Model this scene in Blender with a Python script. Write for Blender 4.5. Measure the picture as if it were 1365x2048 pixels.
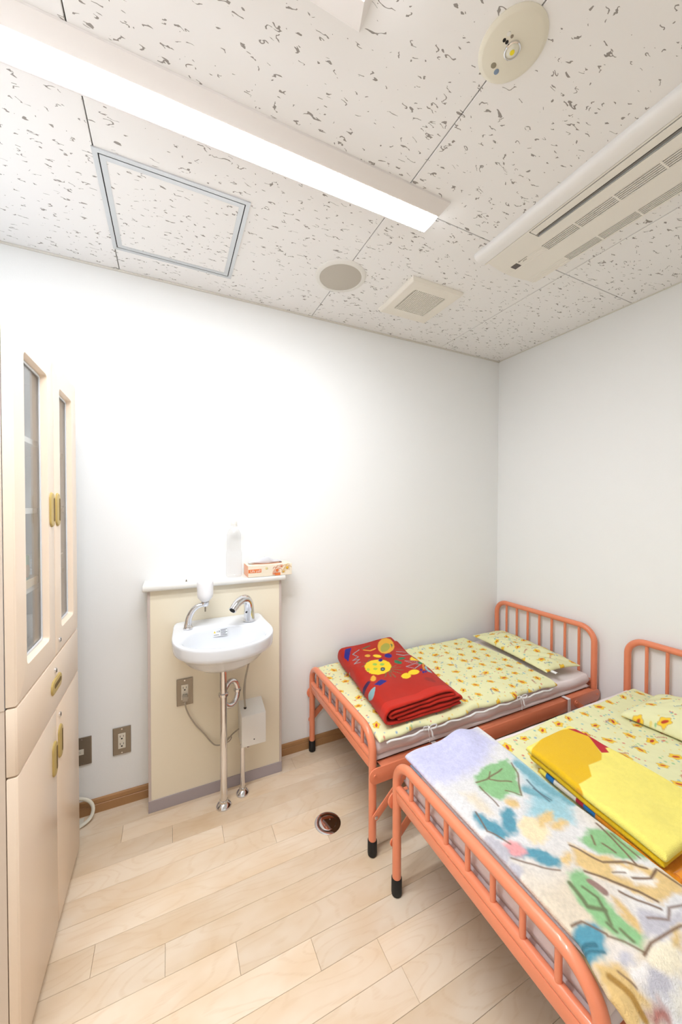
import bpy, bmesh, math, random
import numpy as np
from mathutils import Vector, Matrix

for o in list(bpy.data.objects):
    bpy.data.objects.remove(o, do_unlink=True)
scene = bpy.context.scene
COL = scene.collection
PI = math.pi

# ------------------------------------------------------------------ camera
YAW, PITCH, ROLL = math.radians(25.317), math.radians(-0.897), math.radians(0.081)
CAM = Vector((0.0, 0.0, 1.3586))
fwd = Vector((math.sin(YAW) * math.cos(PITCH), math.cos(YAW) * math.cos(PITCH), math.sin(PITCH)))
rt = Vector((math.cos(YAW), -math.sin(YAW), 0))
up = rt.cross(fwd)
r2 = math.cos(ROLL) * rt + math.sin(ROLL) * up
u2 = -math.sin(ROLL) * rt + math.cos(ROLL) * up
cam_data = bpy.data.cameras.new('camera')
cam_data.sensor_fit = 'VERTICAL'
cam_data.sensor_height = 36.0
cam_data.lens = 721.0 / 2048.0 * 36.0
cam_data.clip_start = 0.02
cam = bpy.data.objects.new('camera', cam_data)
COL.objects.link(cam)
cam.matrix_world = Matrix(((r2.x, u2.x, -fwd.x, CAM.x), (r2.y, u2.y, -fwd.y, CAM.y),
                           (r2.z, u2.z, -fwd.z, CAM.z), (0, 0, 0, 1)))
scene.camera = cam

# ------------------------------------------------------------------ world, exposure
world = bpy.data.worlds.new('world')
scene.world = world
world.use_nodes = True
world.node_tree.nodes['Background'].inputs[0].default_value = (0.8, 0.85, 0.9, 1)
world.node_tree.nodes['Background'].inputs[1].default_value = 0.3
scene.view_settings.view_transform = 'Standard'
scene.view_settings.look = 'None'
scene.view_settings.exposure = 0.0
scene.view_settings.gamma = 1.0
scene.view_settings.use_curve_mapping = False
LAMP_STRENGTH = (52.0, 66.0)  # emission of the two lit ceiling fixtures
LAMP_COLOR = (0.945, 0.985, 1.05, 1)

# ------------------------------------------------------------------ helpers
def s2l(c):
    out = []
    for v in c[:3]:
        v = v / 255.0
        out.append(v / 12.92 if v <= 0.04045 else ((v + 0.055) / 1.055) ** 2.4)
    return (out[0], out[1], out[2], 1.0)

def mat(name, rgb, rough=0.5, metal=0.0, bump=0.0, bscale=200.0, spec=0.5, var=0.0, trans=0.0, ior=1.45, sheen=0.0, coat=0.0):
    """principled material from an sRGB 0-255 colour, with procedural fine relief / colour variation"""
    m = bpy.data.materials.new(name)
    m.use_nodes = True
    nt = m.node_tree
    b = nt.nodes['Principled BSDF']
    b.inputs['Base Color'].default_value = s2l(rgb)
    b.inputs['Roughness'].default_value = rough
    b.inputs['Metallic'].default_value = metal
    b.inputs['Specular IOR Level'].default_value = spec
    b.inputs['IOR'].default_value = ior
    b.inputs['Transmission Weight'].default_value = trans
    b.inputs['Sheen Weight'].default_value = sheen
    b.inputs['Coat Weight'].default_value = coat
    tc = nt.nodes.new('ShaderNodeTexCoord')
    if bump > 0:
        n = nt.nodes.new('ShaderNodeTexNoise')
        n.inputs['Scale'].default_value = bscale
        n.inputs['Detail'].default_value = 3
        nt.links.new(tc.outputs['Object'], n.inputs['Vector'])
        bp = nt.nodes.new('ShaderNodeBump')
        bp.inputs['Strength'].default_value = bump
        bp.inputs['Distance'].default_value = 0.002
        nt.links.new(n.outputs['Fac'], bp.inputs['Height'])
        nt.links.new(bp.outputs['Normal'], b.inputs['Normal'])
    if var > 0:
        n2 = nt.nodes.new('ShaderNodeTexNoise')
        n2.inputs['Scale'].default_value = 9.0
        n2.inputs['Detail'].default_value = 4
        nt.links.new(tc.outputs['Object'], n2.inputs['Vector'])
        mr = nt.nodes.new('ShaderNodeMapRange')
        mr.inputs['From Min'].default_value = 0.3
        mr.inputs['From Max'].default_value = 0.7
        mr.inputs['To Min'].default_value = 1 - var
        mr.inputs['To Max'].default_value = 1 + var
        nt.links.new(n2.outputs['Fac'], mr.inputs['Value'])
        hsv = nt.nodes.new('ShaderNodeHueSaturation')
        hsv.inputs['Color'].default_value = s2l(rgb)
        nt.links.new(mr.outputs['Result'], hsv.inputs['Value'])
        nt.links.new(hsv.outputs['Color'], b.inputs['Base Color'])
    return m

def print_mat(name, rough=0.9, sheen=0.3, bump=0.25, bscale=500.0, bdist=0.002):
    """cloth whose dyed colours live in the mesh colour attribute 'dye'"""
    m = mat(name, (200, 200, 200), rough, bump=bump, bscale=bscale, sheen=sheen, spec=0.2)
    nt = m.node_tree
    a = nt.nodes.new('ShaderNodeAttribute')
    a.attribute_name = 'dye'
    nt.links.new(a.outputs['Color'], nt.nodes['Principled BSDF'].inputs['Base Color'])
    for n in nt.nodes:
        if n.type == 'BUMP':
            n.inputs['Distance'].default_value = bdist
    return m

def emit_mat(name, color, strength):
    m = bpy.data.materials.new(name)
    m.use_nodes = True
    b = m.node_tree.nodes['Principled BSDF']
    b.inputs['Base Color'].default_value = (0.9, 0.9, 0.9, 1)
    b.inputs['Emission Color'].default_value = color
    b.inputs['Emission Strength'].default_value = strength
    return m

ORG = {}

def empty(name, loc=(0, 0, 0)):
    o = bpy.data.objects.new(name, None)
    o.empty_display_size = 0.05
    o.location = loc
    COL.objects.link(o)
    ORG[o] = Vector(loc)
    return o

def tag(o, label=None, cat=None, group=None, kind=None):
    if label: o['label'] = label
    if cat: o['category'] = cat
    if group: o['group'] = group
    if kind: o['kind'] = kind
    return o

class MB:
    """mesh builder in world coordinates"""
    def __init__(s):
        s.bm = bmesh.new()
    def box(s, x0, x1, y0, y1, z0, z1, bev=0.0, seg=2):
        r = bmesh.ops.create_cube(s.bm, size=1.0)
        for v in r['verts']:
            v.co = Vector((x0 + (v.co.x + .5) * (x1 - x0), y0 + (v.co.y + .5) * (y1 - y0), z0 + (v.co.z + .5) * (z1 - z0)))
        if bev > 0:
            es = list({e for v in r['verts'] for e in v.link_edges})
            bmesh.ops.bevel(s.bm, geom=es, offset=bev, segments=seg, affect='EDGES', profile=0.5)
        return s
    def faces(s, verts, faces):
        vs = [s.bm.verts.new(v) for v in verts]
        for f in faces:
            try:
                s.bm.faces.new([vs[i] for i in f])
            except ValueError:
                pass
        return s
    def tube(s, pts, r, seg=12, closed=False, caps=True, flat=None):
        """sweep a circle (or an ellipse r x flat) along a polyline; r may be a list"""
        P = [Vector(p) for p in pts]
        n = len(P)
        rr = r if isinstance(r, (list, tuple)) else [r] * n
        rings = []
        prev = None
        for i in range(n):
            if closed:
                t = (P[(i + 1) % n] - P[i - 1]).normalized()
            else:
                t = (P[min(i + 1, n - 1)] - P[max(i - 1, 0)]).normalized()
            if prev is None:
                a = Vector((0, 0, 1)) if abs(t.z) < 0.9 else Vector((0, 1, 0))
                u = (a - t * a.dot(t)).normalized()
            else:
                u = (prev - t * prev.dot(t)).normalized()
            prev = u
            w = t.cross(u)
            f = flat if flat else rr[i]
            rings.append([s.bm.verts.new(P[i] + u * rr[i] * math.cos(2 * PI * k / seg) + w * f * math.sin(2 * PI * k / seg)) for k in range(seg)])
        m = n if closed else n - 1
        for i in range(m):
            A, B = rings[i], rings[(i + 1) % n]
            for k in range(seg):
                s.bm.faces.new([A[k], A[(k + 1) % seg], B[(k + 1) % seg], B[k]])
        if caps and not closed:
            s.bm.faces.new(list(reversed(rings[0])))
            s.bm.faces.new(rings[-1])
        return s
    def lathe(s, prof, c=(0, 0, 0), axis='z', seg=32, sx=1.0, sy=1.0):
        """profile [(r,h)...] turned about an axis through c"""
        c = Vector(c)
        rings = []
        for (r, h) in prof:
            ring = []
            if r < 1e-6:
                ring = [None]
            for k in range(seg if r >= 1e-6 else 1):
                a = 2 * PI * k / seg
                x, y = (r * math.cos(a) * sx, r * math.sin(a) * sy)
                if axis == 'z': p = Vector((x, y, h))
                elif axis == 'y': p = Vector((x, h, y))
                else: p = Vector((h, x, y))
                v = s.bm.verts.new(c + p)
                if r < 1e-6: ring = [v]
                else: ring.append(v)
            rings.append(ring)
        for A, B in zip(rings[:-1], rings[1:]):
            if len(A) == 1 and len(B) == 1: continue
            for k in range(seg):
                k2 = (k + 1) % seg
                if len(A) == 1: f = [A[0], B[k2], B[k]]
                elif len(B) == 1: f = [A[k], A[k2], B[0]]
                else: f = [A[k], A[k2], B[k2], B[k]]
                s.bm.faces.new(f)
        if len(rings[0]) > 1: s.bm.faces.new(list(reversed(rings[0])))
        if len(rings[-1]) > 1: s.bm.faces.new(rings[-1])
        return s
    def prism(s, poly, axis, a, b, bev=0.0):
        """extrude a 2-D polygon along an axis (x: poly is (y,z); y: (x,z); z: (x,y))"""
        def P(p, h):
            return {'x': (h, p[0], p[1]), 'y': (p[0], h, p[1]), 'z': (p[0], p[1], h)}[axis]
        A = [s.bm.verts.new(P(p, a)) for p in poly]
        B = [s.bm.verts.new(P(p, b)) for p in poly]
        n = len(poly)
        fs = [s.bm.faces.new(A), s.bm.faces.new(list(reversed(B)))]
        for i in range(n):
            fs.append(s.bm.faces.new([A[i], A[(i + 1) % n], B[(i + 1) % n], B[i]]))
        if bev > 0:
            es = list(fs[0].edges) + list(fs[1].edges)
            bmesh.ops.bevel(s.bm, geom=es, offset=bev, segments=2, affect='EDGES', profile=0.5)
        return s
    def loops(s, rings, cap0=False, cap1=False):
        R = [[s.bm.verts.new(p) for p in ring] for ring in rings]
        n = len(R[0])
        for A, B in zip(R[:-1], R[1:]):
            for k in range(n):
                s.bm.faces.new([A[k], A[(k + 1) % n], B[(k + 1) % n], B[k]])
        if cap0: s.bm.faces.new(list(reversed(R[0])))
        if cap1: s.bm.faces.new(R[-1])
        return s
    def build(s, name, material, parent=None, smooth=True, angle=35, origin=None):
        bmesh.ops.recalc_face_normals(s.bm, faces=s.bm.faces[:])
        org = Vector((0, 0, 0))
        if parent is not None: org = ORG[parent]
        sh = org if origin is None else Vector(origin)
        bmesh.ops.translate(s.bm, verts=s.bm.verts[:], vec=-sh)
        me = bpy.data.meshes.new(name)
        s.bm.to_mesh(me)
        s.bm.free()
        if material is not None: me.materials.append(material)
        if smooth:
            me.polygons.foreach_set('use_smooth', [True] * len(me.polygons))
            me.set_sharp_from_angle(angle=math.radians(angle))
        o = bpy.data.objects.new(name, me)
        COL.objects.link(o)
        if parent is not None:
            o.parent = parent
        o.location = sh - org if origin is not None else (0, 0, 0)
        ORG[o] = sh
        return o

def copy_obj(o, parent=None):
    c = o.copy()
    COL.objects.link(c)
    if parent is not None: c.parent = parent
    return c

def copy_tree(o, parent=None):
    c = copy_obj(o, parent)
    for ch in list(o.children):
        copy_tree(ch, c)
    return c

def rrect(a0, a1, b0, b1, r, k=5):
    pts = []
    for (ca, cb, st) in ((a1 - r, b1 - r, 0), (a0 + r, b1 - r, PI / 2), (a0 + r, b0 + r, PI), (a1 - r, b0 + r, 1.5 * PI)):
        for i in range(k + 1):
            t = st + PI / 2 * i / k
            pts.append((ca + r * math.cos(t), cb + r * math.sin(t)))
    return pts

def arc_pts(c, r, a0, a1, n, plane='yz', const=0.0):
    out = []
    for i in range(n + 1):
        a = a0 + (a1 - a0) * i / n
        u, v = c[0] + r * math.cos(a), c[1] + r * math.sin(a)
        out.append({'yz': (const, u, v), 'xz': (u, const, v), 'xy': (u, v, const)}[plane])
    return out

def spline(pts, n=8):
    """Catmull-Rom through points"""
    P = [Vector(p) for p in pts]
    P = [2 * P[0] - P[1]] + P + [2 * P[-1] - P[-2]]
    out = []
    for i in range(1, len(P) - 2):
        for k in range(n):
            t = k / n
            a, b, c, d = P[i - 1], P[i], P[i + 1], P[i + 2]
            out.append(0.5 * ((2 * b) + (c - a) * t + (2 * a - 5 * b + 4 * c - d) * t * t + (3 * b - a - 3 * c + d) * t ** 3))
    out.append(P[-2])
    return out

def text_geo(txt, size, spacing=1.0):
    cu = bpy.data.curves.new('lettering', 'FONT')
    cu.body = txt
    cu.size = size
    cu.space_character = spacing
    cu.align_x = 'CENTER'
    cu.align_y = 'CENTER'
    cu.resolution_u = 2
    ob = bpy.data.objects.new('lettering', cu)
    COL.objects.link(ob)
    bpy.context.view_layer.update()
    me = bpy.data.meshes.new_from_object(ob.evaluated_get(bpy.context.evaluated_depsgraph_get()))
    vs = [v.co.copy() for v in me.vertices]
    fs = [tuple(p.vertices) for p in me.polygons]
    bpy.data.objects.remove(ob)
    bpy.data.curves.remove(cu)
    bpy.data.meshes.remove(me)
    return vs, fs

# smooth value noise used to wrinkle cloth
def vnoise(x, y, scale, seed):
    rng = np.random.RandomState(seed)
    g = rng.rand(64, 64)
    X, Y = x * scale + 1000.3, y * scale + 1000.7
    xi, yi = np.floor(X).astype(int), np.floor(Y).astype(int)
    fx, fy = X - xi, Y - yi
    fx, fy = fx * fx * (3 - 2 * fx), fy * fy * (3 - 2 * fy)
    a, b = g[xi % 64, yi % 64], g[(xi + 1) % 64, yi % 64]
    c, d = g[xi % 64, (yi + 1) % 64], g[(xi + 1) % 64, (yi + 1) % 64]
    return (a * (1 - fx) + b * fx) * (1 - fy) + (c * (1 - fx) + d * fx) * fy - 0.5

def lin(c):
    return np.array(s2l(c)[:3])

def inpoly(x, y, poly):
    inside = np.zeros(x.shape, bool)
    n = len(poly)
    for i in range(n):
        x1, y1 = poly[i]
        x2, y2 = poly[(i + 1) % n]
        if y1 == y2: continue
        c = ((y1 > y) != (y2 > y)) & (x < (x2 - x1) * (y - y1) / (y2 - y1) + x1)
        inside ^= c
    return inside

def segdist(x, y, pts):
    d = np.full(x.shape, 9.0)
    for (x1, y1), (x2, y2) in zip(pts[:-1], pts[1:]):
        L = (x2 - x1) ** 2 + (y2 - y1) ** 2 + 1e-12
        t = np.clip(((x - x1) * (x2 - x1) + (y - y1) * (y2 - y1)) / L, 0, 1)
        d = np.minimum(d, np.hypot(x - x1 - t * (x2 - x1), y - y1 - t * (y2 - y1)))
    return d

def paint(col, x, y, shapes, soft=0.001, mask=None):
    """lay a list of dyed polygons / strokes (world x,y) over the colours"""
    for (k, pts, w, c) in shapes:
        if k == 'p':
            e = segdist(x, y, list(pts) + [pts[0]])
            sd = np.where(inpoly(x, y, pts), -e, e)
        else:
            sd = segdist(x, y, pts) - max(w, 0.0016) / 2
        a = np.clip(0.5 - sd / (2 * soft), 0, 1)
        if mask is not None: a = a * mask
        a = (a * a * (3 - 2 * a))[:, None]
        col[:] = col * (1 - a) + lin(c) * a

def slab(name, fx, fy, ztop, zbot, nu, nv, material, parent=None, colour=None, round_=0.012, origin=None):
    """closed cushion-like slab: plan position fx,fy(u,v), top/bottom height fields, rounded rim"""
    u, v = np.meshgrid(np.linspace(0, 1, nu), np.linspace(0, 1, nv), indexing='ij')
    X, Y = fx(u, v), fy(u, v)
    zt, zb = ztop(X, Y, u, v), zbot(X, Y, u, v)
    Lx = max(abs(X[-1, nv // 2] - X[0, nv // 2]), 1e-3)
    Ly = max(abs(Y[nu // 2, -1] - Y[nu // 2, 0]), 1e-3)
    du = np.minimum(u, 1 - u) * Lx
    dv = np.minimum(v, 1 - v) * Ly
    def prof(d):
        t = np.clip(d / round_, 0, 1)
        return np.sqrt(np.clip(1 - (1 - t) ** 2, 0, 1))
    k = prof(du) * prof(dv)
    zm = (zt + zb) / 2
    T = zm + (zt - zm) * k
    B = zm - (zm - zb) * k
    N = nu * nv
    co = np.concatenate([np.stack([X, Y, T], -1).reshape(-1, 3), np.stack([X, Y, B], -1).reshape(-1, 3)])
    idx = np.arange(N).reshape(nu, nv)
    q = np.stack([idx[:-1, :-1], idx[1:, :-1], idx[1:, 1:], idx[:-1, 1:]], -1).reshape(-1, 4)
    # the rim vertices of top and bottom coincide: weld by index
    rim = np.zeros((nu, nv), bool)
    rim[0, :] = rim[-1, :] = True
    rim[:, 0] = rim[:, -1] = True
    bi = np.where(rim.reshape(-1), np.arange(N), np.arange(N) + N)
    qb = bi[q][:, ::-1]
    faces = np.concatenate([q, qb])
    used = np.unique(faces)
    remap = np.full(2 * N, -1)
    remap[used] = np.arange(len(used))
    co = co[used]
    faces = remap[faces]
    sh = Vector((0, 0, 0))
    if parent is not None: sh = ORG[parent]
    if origin is not None: sh = Vector(origin)
    me = bpy.data.meshes.new(name)
    me.vertices.add(len(co))
    me.vertices.foreach_set('co', (co - np.array(sh)).ravel())
    me.loops.add(faces.size)
    me.loops.foreach_set('vertex_index', faces.ravel().astype(np.int32))
    me.polygons.add(len(faces))
    me.polygons.foreach_set('loop_start', np.arange(0, faces.size, 4, dtype=np.int32))
    me.polygons.foreach_set('use_smooth', np.ones(len(faces), bool))
    me.update(calc_edges=True)
    me.validate()
    me.materials.append(material)
    if colour is not None:
        c = colour(co[:, 0], co[:, 1], co[:, 2])
        at = me.color_attributes.new('dye', 'FLOAT_COLOR', 'POINT')
        at.data.foreach_set('color', np.concatenate([c, np.ones((len(c), 1))], 1).astype(np.float32).ravel())
    o = bpy.data.objects.new(name, me)
    COL.objects.link(o)
    if parent is not None: o.parent = parent
    if origin is not None:
        o.location = sh - (ORG[parent] if parent is not None else Vector((0, 0, 0)))
    ORG[o] = sh
    return o

# dyed prints: (polygon / line, world x-y points, stroke width, sRGB)
RED_PRINT = [('p', [(0.883, 1.809), (0.924, 1.813), (0.854, 1.706), (0.815, 1.651), (0.808, 1.68), (0.848, 1.751)], 0.0, (38, 36, 125)), ('l', [(0.953, 1.776), (0.897, 1.742), (0.913, 1.706), (0.865, 1.68), (0.903, 1.676), (0.85, 1.634), (0.887, 1.636)], 0.0043, (135, 170, 172)), ('p', [(1.156, 1.725), (1.123, 1.687), (1.089, 1.666), (1.061, 1.665), (1.047, 1.685), (1.049, 1.722), (1.068, 1.766), (1.1, 1.806), (1.137, 1.832), (1.168, 1.833), (1.183, 1.81), (1.178, 1.77)], 0.0, (228, 170, 55)), ('p', [(1.14, 1.75), (1.126, 1.726), (1.106, 1.705), (1.083, 1.691), (1.065, 1.688), (1.055, 1.696), (1.057, 1.714), (1.069, 1.736), (1.089, 1.758), (1.113, 1.774), (1.132, 1.778), (1.142, 1.769)], 0.0, (170, 165, 70)), ('p', [(1.152, 1.762), (1.16, 1.75), (1.133, 1.715)], 0.0, (48, 118, 78)), ('l', [(0.977, 1.765), (1.007, 1.743), (1.044, 1.749)], 0.0094, (228, 170, 55)), ('l', [(0.978, 1.78), (1.033, 1.794)], 0.0077, (48, 118, 78)), ('l', [(0.964, 1.501), (0.915, 1.443)], 0.0034, (48, 118, 78)), ('l', [(0.968, 1.498), (0.939, 1.427)], 0.0034, (48, 118, 78)), ('l', [(0.973, 1.496), (0.957, 1.418)], 0.0034, (48, 118, 78)), ('l', [(0.977, 1.494), (0.999, 1.437)], 0.0034, (48, 118, 78)), ('l', [(0.983, 1.503), (1.028, 1.458)], 0.0034, (48, 118, 78)), ('l', [(0.989, 1.513), (1.036, 1.491)], 0.0034, (48, 118, 78)), ('l', [(0.989, 1.513), (1.03, 1.518)], 0.0034, (48, 118, 78)), ('l', [(0.894, 1.594), (0.865, 1.583)], 0.0034, (48, 118, 78)), ('l', [(0.902, 1.603), (0.902, 1.629)], 0.0034, (48, 118, 78)), ('l', [(0.913, 1.611), (0.952, 1.653)], 0.0034, (48, 118, 78)), ('p', [(1.003, 1.522), (0.971, 1.49), (0.933, 1.475), (0.898, 1.479), (0.874, 1.503), (0.867, 1.539), (0.879, 1.58), (0.91, 1.615), (0.95, 1.634), (0.989, 1.63), (1.014, 1.604), (1.019, 1.564)], 0.0, (243, 205, 40)), ('p', [(0.889, 1.542), (0.884, 1.536), (0.879, 1.532), (0.874, 1.532), (0.871, 1.535), (0.871, 1.541), (0.874, 1.549), (0.879, 1.555), (0.884, 1.558), (0.889, 1.558), (0.892, 1.555), (0.892, 1.549)], 0.0, (175, 190, 60)), ('p', [(0.953, 1.579), (0.948, 1.574), (0.941, 1.571), (0.935, 1.571), (0.931, 1.576), (0.93, 1.582), (0.932, 1.589), (0.938, 1.595), (0.944, 1.598), (0.951, 1.597), (0.955, 1.593), (0.956, 1.587)], 0.0, (150, 190, 80)), ('p', [(0.987, 1.564), (0.981, 1.558), (0.975, 1.555), (0.968, 1.556), (0.964, 1.56), (0.963, 1.566), (0.966, 1.574), (0.971, 1.579), (0.978, 1.582), (0.984, 1.582), (0.988, 1.577), (0.989, 1.571)], 0.0, (150, 190, 80)), ('p', [(0.927, 1.533), (0.923, 1.528), (0.917, 1.526), (0.911, 1.526), (0.908, 1.53), (0.907, 1.536), (0.909, 1.542), (0.913, 1.547), (0.919, 1.55), (0.925, 1.549), (0.929, 1.545), (0.929, 1.539)], 0.0, (175, 190, 60)), ('p', [(0.961, 1.514), (0.953, 1.505), (0.945, 1.501), (0.938, 1.501), (0.934, 1.506), (0.934, 1.514), (0.939, 1.524), (0.946, 1.533), (0.954, 1.538), (0.961, 1.538), (0.965, 1.533), (0.965, 1.524)], 0.0, (40, 50, 80)), ('p', [(0.954, 1.517), (0.951, 1.513), (0.948, 1.512), (0.945, 1.512), (0.943, 1.514), (0.943, 1.517), (0.945, 1.521), (0.948, 1.525), (0.951, 1.527), (0.954, 1.527), (0.956, 1.524), (0.956, 1.521)], 0.0, (135, 170, 172)), ('p', [(1.006, 1.61), (1.0, 1.603), (0.993, 1.6), (0.986, 1.6), (0.982, 1.605), (0.982, 1.612), (0.985, 1.62), (0.991, 1.627), (0.998, 1.63), (1.004, 1.63), (1.009, 1.625), (1.009, 1.618)], 0.0, (38, 36, 125)), ('p', [(0.978, 1.69), (0.971, 1.683), (0.963, 1.679), (0.955, 1.681), (0.95, 1.686), (0.948, 1.694), (0.951, 1.703), (0.957, 1.71), (0.965, 1.713), (0.973, 1.712), (0.979, 1.707), (0.981, 1.699)], 0.0, (228, 170, 55)), ('p', [(1.022, 1.65), (1.015, 1.645), (1.006, 1.647), (0.997, 1.654), (0.991, 1.666), (0.989, 1.678), (0.992, 1.688), (0.999, 1.693), (1.009, 1.691), (1.018, 1.684), (1.024, 1.672), (1.026, 1.66)], 0.0, (243, 205, 40)), ('p', [(1.07, 1.619), (1.06, 1.611), (1.05, 1.61), (1.041, 1.616), (1.037, 1.627), (1.037, 1.64), (1.043, 1.653), (1.053, 1.661), (1.064, 1.662), (1.073, 1.656), (1.077, 1.645), (1.076, 1.631)], 0.0, (38, 36, 125)), ('p', [(1.119, 1.568), (1.112, 1.562), (1.102, 1.559), (1.091, 1.559), (1.082, 1.564), (1.078, 1.57), (1.079, 1.577), (1.086, 1.584), (1.097, 1.587), (1.108, 1.587), (1.117, 1.582), (1.121, 1.576)], 0.0, (48, 118, 78)), ('p', [(1.064, 1.519), (1.057, 1.516), (1.049, 1.52), (1.044, 1.531), (1.042, 1.545), (1.044, 1.559), (1.049, 1.569), (1.057, 1.572), (1.064, 1.568), (1.07, 1.557), (1.072, 1.543), (1.07, 1.529)], 0.0, (48, 118, 78)), ('l', [(1.127, 1.661), (1.176, 1.644)], 0.006, (135, 170, 172)), ('l', [(1.106, 1.63), (1.133, 1.603), (1.184, 1.608)], 0.006, (135, 170, 172)), ('p', [(1.137, 1.552), (1.186, 1.592), (1.182, 1.478), (1.167, 1.505), (1.127, 1.53)], 0.0, (243, 205, 40)), ('l', [(1.097, 1.538), (1.135, 1.514), (1.149, 1.481), (1.109, 1.496), (1.097, 1.538)], 0.0038, (135, 170, 172)), ('l', [(1.061, 1.479), (1.118, 1.483), (1.14, 1.466), (1.088, 1.442), (1.061, 1.479)], 0.0038, (135, 170, 172)), ('p', [(1.173, 1.397), (1.157, 1.387), (1.143, 1.386), (1.134, 1.394), (1.132, 1.409), (1.137, 1.427), (1.149, 1.443), (1.165, 1.454), (1.18, 1.455), (1.189, 1.446), (1.191, 1.431), (1.185, 1.413)], 0.0, (135, 170, 172)), ('p', [(1.168, 1.407), (1.161, 1.403), (1.155, 1.404), (1.15, 1.409), (1.148, 1.417), (1.15, 1.426), (1.155, 1.433), (1.161, 1.437), (1.168, 1.436), (1.173, 1.431), (1.174, 1.423), (1.172, 1.414)], 0.0, (170, 60, 40)), ('p', [(1.171, 1.475), (1.163, 1.469), (1.154, 1.466), (1.145, 1.468), (1.139, 1.473), (1.137, 1.481), (1.141, 1.489), (1.148, 1.495), (1.158, 1.498), (1.167, 1.496), (1.173, 1.49), (1.174, 1.483)], 0.0, (48, 118, 78)), ('l', [(1.155, 1.466), (1.125, 1.419)], 0.0051, (228, 170, 55)), ('p', [(1.028, 1.393), (1.017, 1.383), (1.003, 1.378), (0.991, 1.38), (0.982, 1.388), (0.981, 1.4), (0.986, 1.412), (0.997, 1.423), (1.011, 1.428), (1.024, 1.426), (1.032, 1.418), (1.034, 1.405)], 0.0, (243, 205, 40)), ('p', [(1.089, 1.407), (1.078, 1.398), (1.062, 1.393), (1.047, 1.394), (1.035, 1.4), (1.029, 1.41), (1.032, 1.421), (1.043, 1.431), (1.058, 1.436), (1.075, 1.435), (1.087, 1.429), (1.092, 1.419)], 0.0, (243, 205, 40)), ('p', [(1.114, 1.418), (1.109, 1.413), (1.104, 1.411), (1.1, 1.411), (1.099, 1.413), (1.1, 1.418), (1.103, 1.423), (1.108, 1.428), (1.113, 1.431), (1.116, 1.431), (1.118, 1.428), (1.117, 1.424)], 0.0, (38, 36, 125)), ('p', [(1.109, 1.395), (1.104, 1.39), (1.1, 1.388), (1.096, 1.387), (1.094, 1.39), (1.095, 1.395), (1.098, 1.4), (1.103, 1.405), (1.108, 1.407), (1.112, 1.408), (1.113, 1.405), (1.112, 1.4)], 0.0, (38, 36, 125)), ('p', [(1.126, 1.396), (1.121, 1.392), (1.116, 1.389), (1.112, 1.389), (1.111, 1.391), (1.112, 1.396), (1.115, 1.401), (1.12, 1.406), (1.125, 1.409), (1.128, 1.409), (1.13, 1.406), (1.129, 1.402)], 0.0, (38, 36, 125)), ('p', [(0.871, 1.453), (0.862, 1.44), (0.852, 1.433), (0.844, 1.432), (0.841, 1.438), (0.842, 1.45), (0.848, 1.464), (0.858, 1.477), (0.868, 1.485), (0.876, 1.486), (0.88, 1.48), (0.878, 1.468)], 0.0, (228, 170, 55)), ('p', [(0.828, 1.4), (0.885, 1.431), (0.901, 1.402), (0.847, 1.377)], 0.0, (38, 36, 125)), ('p', [(0.833, 1.441), (0.829, 1.433), (0.822, 1.425), (0.812, 1.418), (0.803, 1.416), (0.798, 1.418), (0.796, 1.424), (0.8, 1.432), (0.808, 1.44), (0.817, 1.447), (0.826, 1.449), (0.832, 1.447)], 0.0, (60, 30, 70)), ('p', [(0.782, 1.383), (0.821, 1.379), (0.791, 1.324), (0.781, 1.337)], 0.0, (135, 170, 172)), ('p', [(0.814, 1.638), (0.831, 1.624), (0.8, 1.531), (0.798, 1.578)], 0.0, (48, 118, 78)), ('l', [(0.814, 1.491), (0.791, 1.418)], 0.0043, (200, 180, 110)), ('l', [(1.195, 1.742), (1.229, 1.759)], 0.006, (48, 118, 78)), ('l', [(1.181, 1.7), (1.199, 1.676)], 0.006, (48, 118, 78)), ('p', [(1.098, 1.297), (1.089, 1.293), (1.079, 1.298), (1.07, 1.308), (1.065, 1.322), (1.065, 1.336), (1.07, 1.347), (1.079, 1.35), (1.09, 1.346), (1.099, 1.335), (1.103, 1.32), (1.103, 1.306)], 0.0, (150, 40, 30))]
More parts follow.
